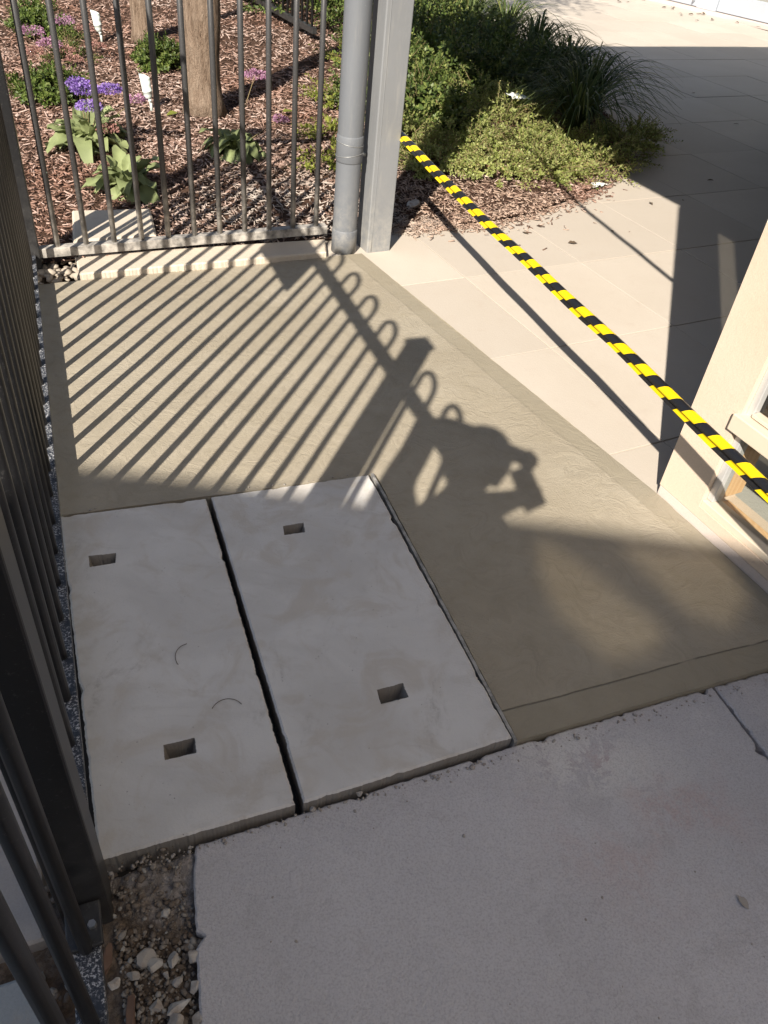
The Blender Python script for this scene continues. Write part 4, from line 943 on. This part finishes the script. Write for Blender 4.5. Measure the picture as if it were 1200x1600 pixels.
# ground cover in the lit corner of the bed and round it
gc = [(0.05, 4.92, .26, .20, .09), (0.42, 4.95, .28, .20, .10), (0.74, 5.05, .24, .20, .11), (1.00, 5.30, .24, .22, .12), (0.30, 5.28, .26, .22, .13), (0.62, 5.42, .28, .22, .14),
      (0.15, 5.62, .30, .26, .20), (0.50, 5.86, .30, .26, .22), (0.90, 5.62, .26, .24, .13), (-0.16, 5.25, .24, .24, .16), (1.22, 5.72, .22, .24, .13), (1.42, 6.05, .24, .16, .10), (0.33, 6.25, .32, .28, .28), (0.70, 6.35, .26, .24, .22)]
where = ['at the left end of the sunny patch by the post shadow', 'along the front of the mulch, left of centre', 'along the front of the mulch, right of centre', 'at the paved corner beside the white litter', 'in the sunny patch, second row left', 'in the sunny patch, second row right',
         'in the middle of the sunny patch, left', 'in the middle of the sunny patch around the paper scrap', 'just below the arching strap grass', 'inside the shadow of the grey post', 'at the shaded corner under the strap grass', 'creeping out over the shaded paving', 'at the top of the sunny patch', 'behind the paper scrap beside the strap grass']
for i, ((x, y, rx, ry, h), wtxt) in enumerate(zip(gc, where)):
    shrub('ground_cover', x, y, rx, ry, h, 120, 0.14, 15, 0.028, 0.52, 'cover', 100+i, 'low ground cover ' + wtxt, 'ground cover', 'ground cover plants in the corner bed', 1.0)
hs = [(-0.30, 6.2, .40, .38, .42, 'lit leafy shrub directly right of the grey post'), (0.02, 6.85, .42, .40, .44, 'dark leafy shrub behind the lit shrub by the post'), (0.45, 7.05, .40, .38, .40, 'dark leafy shrub above the sunny patch'),
      (-0.30, 7.5, .45, .42, .46, 'dark leafy shrub at the back left of the bed by the post'), (0.30, 7.85, .45, .42, .44, 'dark leafy shrub in the middle of the back of the bed'), (0.85, 7.25, .32, .32, .34, 'dark leafy shrub behind the arching strap grass'),
      (-0.15, 8.5, .5, .45, .45, 'dark leafy shrub below the sunlit grass'), (-0.05, 5.75, .30, .28, .30, 'leafy shrub in the shadow of the grey post')]
for i, (x, y, rx, ry, h, lab) in enumerate(hs):
    shrub('leafy_shrub', x, y, rx, ry, h, 260, 0.17, 14, 0.046, 0.55, 'shrub', 140+i, lab, 'shrub', 'leafy shrubs behind the sunny patch', 0.7)
# strap grasses
def grass(x, y, R, h, nb, seed, label, matn='grass', z=None):
    rng = np.random.default_rng(seed); z0 = (bed_z(x, y) or 0.0) if z is None else z
    root = empty('strap_grass', (x, y, z0)); tag(root, label, 'grass clump', 'strap grass clumps')
    V = []; F = []; o = 0; S = 7
    for b in range(nb):
        th = rng.uniform(0, 2*pi); r0 = rng.uniform(0, 0.07); reach = R*rng.uniform(0.45, 1.2); hh = h*rng.uniform(0.6, 1.05); w = rng.uniform(0.0042, 0.0072); bend = rng.uniform(1.0, 2.3)
        d = np.array([cos(th), sin(th)]); sd_ = np.array([-d[1], d[0]])
        for s in range(S+1):
            f = s/S; rad = r0 + reach*f**1.5; zz = hh*(1-(1-f)**1.8) - bend*hh*0.75*max(0, f-0.45)**1.6
            c = d*rad; ww = w*(1-0.85*f**3)
            V.append((c[0]-sd_[0]*ww, c[1]-sd_[1]*ww, max(zz, 0.01))); V.append((c[0]+sd_[0]*ww, c[1]+sd_[1]*ww, max(zz, 0.01)+0.001))
        for s in range(S): F.append((o+2*s, o+2*s+1, o+2*s+3, o+2*s+2))
        o += 2*(S+1)
    obj('blades', mesh_np('blades', np.array(V), np.array(F), True), matn, root)
    return root
gg = [(1.00, 6.10, .60, .48, 230, 'large arching strap grass clump overhanging the shaded paving'), (1.15, 6.70, .58, .50, 200, 'strap grass clump behind the large arching one'), (1.05, 7.45, .55, .48, 180, 'strap grass clump at the shaded bed edge, third from the front'),
      (0.85, 8.2, .52, .50, 170, 'strap grass clump at the shaded bed edge, fourth from the front'), (0.60, 8.9, .52, .50, 170, 'strap grass clump just before the sunlit paving'), (0.25, 9.4, .52, .50, 170, 'strap grass clump at the back of the shaded bed'),
      (0.05, 10.2, .45, .46, 140, 'sunlit strap grass clump at the top, right'), (-0.45, 9.7, .45, .46, 130, 'sunlit strap grass clump at the top beside the post'), (-0.5, 10.8, .5, .5, 130, 'sunlit strap grass clump at the very top edge'), (0.45, 8.15, .38, .4, 110, 'strap grass clump between dark shrubs')]
for i, a in enumerate(gg): grass(a[0], a[1], a[2], a[3], a[4], 200+i, a[5])
# leaf litter under the ground cover
rngl = np.random.default_rng(77); m = 420
xs = rngl.uniform(-0.1, 1.3, m); ys = rngl.uniform(4.9, 6.6, m); keep = [(x, y, bed_z(x, y)) for x, y in zip(xs, ys)]; keep = np.array([k for k in keep if k[2] is not None])
D = rngl.normal(size=(len(keep), 3)); D[:, 2] *= 0.25; Nn = np.tile([0, 0, 1.0], (len(keep), 1)) + rngl.normal(0, 0.3, (len(keep), 3))
tag(obj('leaf_litter', mesh_np('litter', *leaves_np(keep + np.array([0, 0, 0.025]), D, Nn, rngl.uniform(0.03, 0.07, len(keep)), rngl.uniform(0.012, 0.03, len(keep)))), 'dead'), 'dry brown leaves lying between the ground cover plants', 'leaf litter', kind='stuff')

# garden behind the cross fence: bushes
shrub('small_bush', -2.42, 5.35, .20, .18, .17, 260, 0.09, 12, 0.036, 0.5, 'bush', 301, 'light green bush behind the purple flowers', 'bush')
shrub('small_bush', -2.03, 6.42, .17, .16, .20, 260, 0.08, 12, 0.036, 0.5, 'bush', 302, 'round green bush left of the big tree trunk', 'bush')
shrub('small_bush', -3.18, 7.02, .20, .18, .24, 260, 0.10, 12, 0.038, 0.5, 'bush', 303, 'green bush at the top left behind the first fence bars', 'bush')
shrub('small_bush', -2.66, 6.30, .15, .14, .24, 70, 0.10, 12, 0.026, 0.5, 'bush', 304, 'green leafy plant under the faded pink flowers', 'bush')
for i, (x, y, lab) in enumerate(((-0.78, 7.45, 'golden green sprig plant against the far railing end'), (-0.72, 6.0, 'golden green sprig plant left of the downpipe, upper'), (-0.60, 5.25, 'golden green sprig plant left of the downpipe, middle'), (-0.52, 4.70, 'golden green sprig plant close behind the downpipe'))):
    shrub('golden_sprig_plant', x, y, .14, .13, .10, 34, 0.17, 16, 0.032, 0.5, 'gold', 320+i, lab, 'plant', 'golden sprig plants by the downpipe', 0.9)
far = [(-1.35, 9.3, .7, .6, .8), (-0.7, 8.9, .5, .5, .8), (-2.1, 10.3, .8, .7, .8), (-0.95, 10.4, .8, .7, .9), (-2.9, 11.6, .9, .8, .8), (-1.7, 11.8, .9, .8, 1.0)]
fl = ['green shrub behind the right end of the far railing', 'dark shrub between the far railing and the downpipe', 'green shrub behind the middle of the far railing', 'tall shrub behind the others past the far railing', 'green shrub behind the left part of the far railing', 'tallest shrub at the back past the far railing']
for i, ((x, y, rx, ry, h), lab) in enumerate(zip(far, fl)):
    shrub('railing_shrub', x, y, rx, ry, h, 260, 0.24, 14, 0.055, 0.4, 'bush' if i % 2 == 0 else 'shrub', 340+i, lab, 'shrub', 'shrubs behind the far railing', 0.6)

# sea lavender: broad leaf rosettes, some with flower heads
def leaf_blade(rng, L, Wd, curl):
    V = []; F = []; nu, nv = 7, 5
    wv = rng.uniform(0, 6); amp = Wd*0.22
    for i in range(nu):
        f = i/(nu-1); prof = (0.10 + 0.90*math.sin(pi*min(1, f*0.80+0.08))**1.1)*(1 if f < 0.93 else 0.55) if f > 0.28 else 0.10 + 0.16*f/0.28
        for k in range(nv):
            g = k/(nv-1)*2-1
            V.append((L*f*cos(curl*f*0.8), g*Wd*0.5*prof, L*f*sin(0.55-curl*f) + Wd*0.16*abs(g)*prof + amp*math.sin(wv+f*9+g*2.2)*abs(g)))
    for i in range(nu-1):
        for k in range(nv-1): a = i*nv+k; F.append((a, a+nv, a+nv+1, a+1))
    return mesh_pd('leaf', V, F, True)
def flower_head(rng, n, R):
    V = []; Pn = rng.normal(size=(n, 3)); Pn[:, 2] = np.abs(Pn[:, 2])*0.55; Pn /= np.linalg.norm(Pn, axis=1, keepdims=True)
    Pp = Pn*R*rng.uniform(0.55, 1.05, (n, 1))*np.array([1, 1, 0.6]); D = Pn + rng.normal(0, 0.5, (n, 3)); Nn = rng.normal(size=(n, 3))
    return leaves_np(Pp, D, Nn, rng.uniform(0.007, 0.014, n), rng.uniform(0.006, 0.012, n), 0.4)
def statice(x, y, scale, nleaf, seed, label, heads=()):
    rng = np.random.default_rng(seed); z0 = (bed_z(x, y) or 0.01)
    root = empty('sea_lavender', (x, y, z0)); tag(root, label, 'flowering plant')
    meshes = [leaf_blade(rng, 0.165*scale*rng.uniform(0.7, 1.2), 0.060*scale*rng.uniform(0.75, 1.25), rng.uniform(0.35, 1.3)) for _ in range(11)]
    for me in meshes: me.materials.append(MAT['statice'])
    for k in range(nleaf):
        th = k*2.4 + rng.uniform(-0.3, 0.3); f = k/nleaf
        o = obj('leaf', meshes[k % 11], None, root, (0.02*cos(th), 0.02*sin(th), 0.012+0.03*f), (rng.uniform(-0.3, 0.3), 0.15-1.15*f + rng.uniform(-0.25, 0.25), th)); s = rng.uniform(0.6, 1.1)*(1.0-0.2*f); o.scale = (s, s, s)
    for hx, hy, hz, R, mt, n in heads:
        obj('stalk', tube_me('stalk', [(0, 0, 0.02), (hx*0.35, hy*0.35, hz*0.55), (hx*0.85, hy*0.85, hz*0.92), (hx, hy, hz)], [0.003, 0.0026, 0.002, 0.0016], 5), 'stem', root)
        v, f = flower_head(rng, n, R); obj('flower_head', mesh_np('flower', v + np.array([hx, hy, hz]), f), mt, root)
    return root
statice(-1.86, 4.50, 1.6, 58, 401, 'sea lavender plant with bright purple flower heads, left of the others', [(0.03, -0.02, 0.30, .075, 'purple', 800), (0.14, 0.04, 0.30, .060, 'purple', 560), (0.07, -0.10, 0.24, .065, 'purple', 560), (-0.04, 0.05, 0.31, .055, 'purple', 460), (0.26, 0.10, 0.25, .050, 'pink', 300), (0.14, -0.06, 0.13, .055, 'rust', 260)])
statice(-1.47, 3.97, 1.45, 56, 402, 'sea lavender plant without flowers just behind the stepping stone')
statice(-1.09, 4.70, 1.55, 54, 403, 'sea lavender plant in front of the big tree trunk', [(0.06, 0.28, 0.36, .060, 'pink', 420), (0.20, 0.30, 0.14, .045, 'pink', 220)])
def flower_patch(x, y, spots, label, seed):
    rng = np.random.default_rng(seed); z0 = bed_z(x, y) or 0.0; root = empty('faded_flower_plant', (x, y, z0)); tag(root, label, 'flowering plant')
    for hx, hy, hz, R, mt, n in spots:
        obj('stalk', tube_me('stalk', [(0, 0, 0.0), (hx*0.5, hy*0.5, hz*0.6), (hx, hy, hz)], [0.003, 0.0024, 0.0016], 5), 'stem', root)
        v, f = flower_head(rng, n, R); obj('flower_head', mesh_np('flower', v + np.array([hx, hy, hz]), f), mt, root)
flower_patch(-2.72, 6.02, [(-0.08, 0.05, .22, .085, 'pink', 420), (0.05, 0.0, .17, .08, 'pink', 380), (-0.04, -0.05, .12, .075, 'rust', 320), (0.13, 0.06, .13, .07, 'rust', 280), (0.22, -0.02, .10, .06, 'rust', 220)], 'faded pink flower heads at the left near the first fence bar', 411)
flower_patch(-2.72, 6.42, [(0.0, 0.0, .24, .085, 'pink', 380), (0.14, 0.04, .20, .07, 'rust', 300), (0.25, -0.05, .12, .06, 'rust', 220)], 'faded pink flower heads beside the upper garden lamp', 412)

# trees
def tree(x, y, r, h, seed, label, crown_c, crown_r, nleaf):
    rng = np.random.default_rng(seed); z0 = -0.02; root = empty('tree', (x, y, 0)); tag(root, label, 'tree')
    pts = []; rad = []; c = Vector(crown_c) - Vector((x, y, 0))
    N = 26
    for i in range(N):
        f = i/(N-1); z = z0 + f*h; k = max(0, f-0.35)
        pts.append((c.x*0.5*k**1.5 + 0.02*noise2(f*6, seed), c.y*0.5*k**1.5 + 0.02*noise2(f*6, seed+5), z)); rad.append(r*(1.0-0.45*f)*(1+0.35*max(0, 1-f*14)**2))
    V, F = tube(pts, rad, 28)
    from mathutils import noise as mn
    V2 = []
    for i, v in enumerate(V):
        p = Vector(pts[min(i//28, N-1)]); d = v-p; V2.append(p + d*(1+0.10*mn.noise(Vector((d.x*9/r*0.15, d.y*9/r*0.15, v.z*2.5))) + 0.05*mn.noise(Vector((d.x*60, d.y*60, v.z*8)))))
    tr = obj('trunk', mesh_pd('trunk', V2, F, True), 'bark', root)
    top = Vector(pts[-1]); tips = []; parts = []
    for k in range(9):
        th = 2.4*k; d = Vector((cos(th), sin(th), rng.uniform(0.3, 1.0))).normalized(); e = c + Vector((d.x*crown_r*0.75, d.y*crown_r*0.75, d.z*crown_r*0.5)); s = top.lerp(Vector(pts[-8]), rng.uniform(0, 1))
        m_ = s.lerp(e, 0.5) + Vector(rng.normal(0, 0.12, 3)); parts.append(tube([s, m_, e], [r*0.42, r*0.25, r*0.06], 7)); tips += [m_, e, s.lerp(e, 0.75)]
    for pv, pf in parts: obj('limb', mesh_pd('limb', pv, pf, smooth=True), 'bark', root)
    # leaf clumps
    cl = [np.array(t) for t in tips] + [np.array(c) + rng.normal(0, crown_r*0.42, 3)*np.array([1, 1, 0.6]) for _ in range(16)]
    per = nleaf//len(cl); Pb = np.concatenate([q + rng.normal(0, crown_r*0.17, (per, 3)) for q in cl])
    D = rng.normal(size=Pb.shape); Nn = rng.normal(size=Pb.shape)
    obj('crown', mesh_np('crown', *leaves_np(Pb, D, Nn, rng.uniform(0.06, 0.12, len(Pb)), rng.uniform(0.03, 0.055, len(Pb)))), 'treeleaf', root)
tree(-1.455, 5.46, 0.118, 3.0, 501, 'large tree with a straight brown trunk behind the cross fence', (-1.0, 6.4, 4.7), 1.7, 6000)
tree(-2.43, 7.30, 0.085, 2.8, 502, 'slimmer tree farther back, left of the large trunk', (-2.4, 8.2, 4.6), 1.6, 5000)

# garden spot lamps
def spot(x, y, label, sc=1.0):
    z0 = bed_z(x, y) or 0.0; root = empty('garden_spotlight', (x, y, z0), 0.4); tag(root, label, 'garden lamp', 'white garden spotlights'); root.scale = (sc, sc, sc)
    obj('stake', tube_me('stake', [(0, 0, -0.02), (0, 0, 0.05), (-0.01, 0, 0.075)], [0.011, 0.011, 0.009], 10), 'lamp', root)
    obj('knuckle', tube_me('knuckle', [(-0.006, -0.016, 0.075), (-0.006, 0.016, 0.075)], 0.013, 10), 'lamp', root)
    ax = Vector((-0.12, 0.05, 1)).normalized(); b = Vector((-0.012, 0, 0.078))
    prof = [(0.0, 0.012), (0.012, 0.026), (0.03, 0.033), (0.055, 0.035), (0.056, 0.037), (0.066, 0.037), (0.067, 0.0355), (0.10, 0.036), (0.135, 0.037)]
    h = obj('lamp_head', tube_me('head', [b + ax*d for d, r in prof], [r for d, r in prof], 24), 'lamp', root)
    V = []; F = []; m_ = 24          # slanted glare hood
    for k in range(m_):
        w = 2*pi*k/m_; rr_ = Vector((cos(w), sin(w), 0)); ext = 0.018 + 0.028*(0.5-0.5*cos(w))
        V += [b + ax*0.134 + rr_*0.0372, b + ax*(0.134+ext) + rr_*0.0372, b + ax*(0.134+ext) + rr_*0.0350, b + ax*0.134 + rr_*0.0350]
    for k in range(m_):
        for q in range(3): F.append((4*k+q, 4*((k+1) % m_)+q, 4*((k+1) % m_)+q+1, 4*k+q+1))
    obj('hood', mesh_pd('hood', V, F, True), 'lamp', h)
    bm = bmesh.new(); bmesh.ops.create_circle(bm, cap_ends=True, segments=24, radius=0.034, matrix=Matrix.Translation(b + ax*0.1365) @ ax.to_track_quat('Z', 'Y').to_matrix().to_4x4()); obj('lens', bm_mesh('lens', bm), 'lens', h)
spot(-1.79, 5.40, 'white bullet garden spotlight left of the large tree trunk', 0.82)
spot(-2.71, 7.10, 'white bullet garden spotlight near the slimmer tree', 0.85)

# ================================================================== SMALL DETAILS
def curl(name, pts, r, matn, label, cat):
    return tag(obj(name, tube_me(name, pts, r, 5), matn), label, cat)
def arc(c, R, w0, w1, z, n=12, sq=1.0): return [(c[0]+R*cos(w0+(w1-w0)*k/n), c[1]+R*sq*sin(w0+(w1-w0)*k/n), z + 0.003*sin(pi*k/n)) for k in range(n+1)]
curl('twig', arc((-0.40, 1.150), 0.040, 2.2, 4.0, 0.0125), 0.0008, 'darkleaf', 'thin curved dark twig in the middle of the narrow cover slab', 'twig')
curl('twig', arc((-0.285, 1.005), 0.038, 0.9, 2.9, 0.0125), 0.0008, 'darkleaf', 'thin hooked dark twig toward the near end of the narrow cover slab', 'twig')
def leaf_obj(name, x, y, z, s, yw, matn, label, cat, group=None, seed=0):
    rr = random.Random(seed); V = []; F = []
    for i in range(7):
        f = i/6; w = s*0.28*sin(pi*min(1, f*0.95+0.04)); cz = s*0.05*sin(pi*f)*rr.uniform(0.2, 1.6); w *= rr.uniform(0.7, 1.2)
        V += [(s*(f-0.5), -w, cz+w*0.12), (s*(f-0.5), 0, cz), (s*(f-0.5), w, cz+w*0.3)]
    for i in range(6):
        for k in range(2): a = i*3+k; F.append((a, a+3, a+4, a+1))
    o = obj(name, mesh_pd(name, V, F, True), matn, None, (x, y, z), (rr.uniform(-.2, .2), rr.uniform(-.2, .2), yw)); return tag(o, label, cat, group)
lv = [(1.823, 5.407, .060, 'dark curled leaf on the shaded paving right of the strap grass'), (1.547, 4.941, .040, 'dark leaf just past the corner of the sunlit paving'), (2.405, 6.999, .065, 'dark leaf farther back on the shaded paving at the right'), (2.274, 7.966, .060, 'small dark leaf deep in the shaded paving'), (1.331, 4.81, .050, 'brown leaf on the edge between sun and shade by the litter'),
      (0.791, 4.039, .070, 'brown leaf on the sunlit paving below the mulch edge'), (0.40, 4.05, .045, 'small brown leaf on the pale paving near the mulch edge'), (0.55, 4.10, .05, 'dry leaf on the pale paving next to the tape'), (1.03, 4.28, .04, 'tiny leaf in the middle of the sunlit paving'), (0.63, 4.22, .05, 'dry leaf at the front of the mulch edge')]
for i, (x, y, s, lab) in enumerate(lv): leaf_obj('fallen_leaf', x, y, 0.001, s*0.72, i*1.3, 'darkleaf', lab, 'leaf', 'fallen leaves on the paving', i)
rl = random.Random(9)
for i in range(26):
    t = rl.uniform(-1.6, 1.3); p = S0 + ES*t - NS*rl.uniform(0.15, 0.9)
    leaf_obj('fallen_leaf', p.x, p.y, 0.006, rl.uniform(0.05, 0.10), rl.uniform(0, 6), 'darkleaf', 'small dry leaf scattered on the sunlit paving by the shopfront doors', 'leaf', 'dry leaves by the shopfront', 30+i)
leaf_obj('fallen_leaf', -0.95, 5.62, 0.05, 0.07, 0.5, 'gold', 'yellow leaf on the mulch behind the cross fence, right of the tree', 'leaf', None, 71)
leaf_obj('fallen_leaf', -1.62, 5.28, 0.04, 0.08, 0.8, 'gold', 'yellow leaf on the mulch at the foot of the garden spotlight', 'leaf', None, 72)
def scrap(x, y, z, sx, sy, yw, label, seed):
    V = []; F = []; n_ = 9
    for j in range(n_):
        for i in range(n_):
            u, v = i/(n_-1)-.5, j/(n_-1)-.5; V.append((u*sx*(1+.2*noise2(v*4, seed)), v*sy*(1+.2*noise2(u*4, seed+2)), 0.010+0.016*abs(noise2(u*4, v*4, 1, seed))+0.01*noise2(u*9, v*9, 1, seed+3)))
    for j in range(n_-1):
        for i in range(n_-1): a = j*n_+i; F.append((a, a+1, a+n_+1, a+n_))
    tag(obj('paper_scrap', mesh_pd('scrap', V, F), 'paper', None, (x, y, z), (0, 0, yw)), label, 'litter')
scrap(1.03, 4.98, 0.008, 0.13, 0.06, 0.8, 'crumpled white litter where the mulch meets the paving', 3)
scrap(0.55, 5.95, 0.22, 0.12, 0.14, 0.5, 'white paper scrap caught in the ground cover', 5)

cr = []
rc = random.Random(21)
for _ in range(70):
    x = rc.uniform(-0.15, 1.1); y = rc.uniform(0.35, 1.0)
    if y > 0.80 + (x+0.089)*0.44: continue
    cr.append((x, y, -0.0115, abs(rc.gauss(0, 0.0012))+0.0008))
for _ in range(160):      # mortar crumbs along the slab edges and the edge of the fresh concrete
    f = rc.random(); x = -0.45 + 0.80*f; y = 0.655 + 0.372*f - abs(rc.gauss(0, 0.010)) - 0.012; cr.append((x, y, -0.010, abs(rc.gauss(0, 0.0018))+0.0010))
for _ in range(90):
    f = rc.random(); x = 0.36 + 0.70*f; y = 1.030 + 0.32*f - abs(rc.gauss(0, 0.012)) - 0.006; cr.append((x, y, -0.010, abs(rc.gauss(0, 0.0016))+0.0008))
for _ in range(60):
    f = rc.random(); x = -0.88 + 0.82*f + rc.gauss(0, .006); y = 1.58 + 0.35*f + rc.gauss(0, .006); cr.append((x, y, 0.004, abs(rc.gauss(0, 0.0014))+0.0008))
tag(obj('mortar_crumbs', pebble_field('crumbs', cr, 5), 'stone'), 'mortar crumbs scattered along the slab edges and footpath', 'crumbs', kind='stuff')
leaf_obj('fallen_leaf', 0.786, 0.739, -0.010, 0.030, 2.2, 'stone', 'pale flattened leaf on the footpath near the right edge', 'leaf', None, 88)
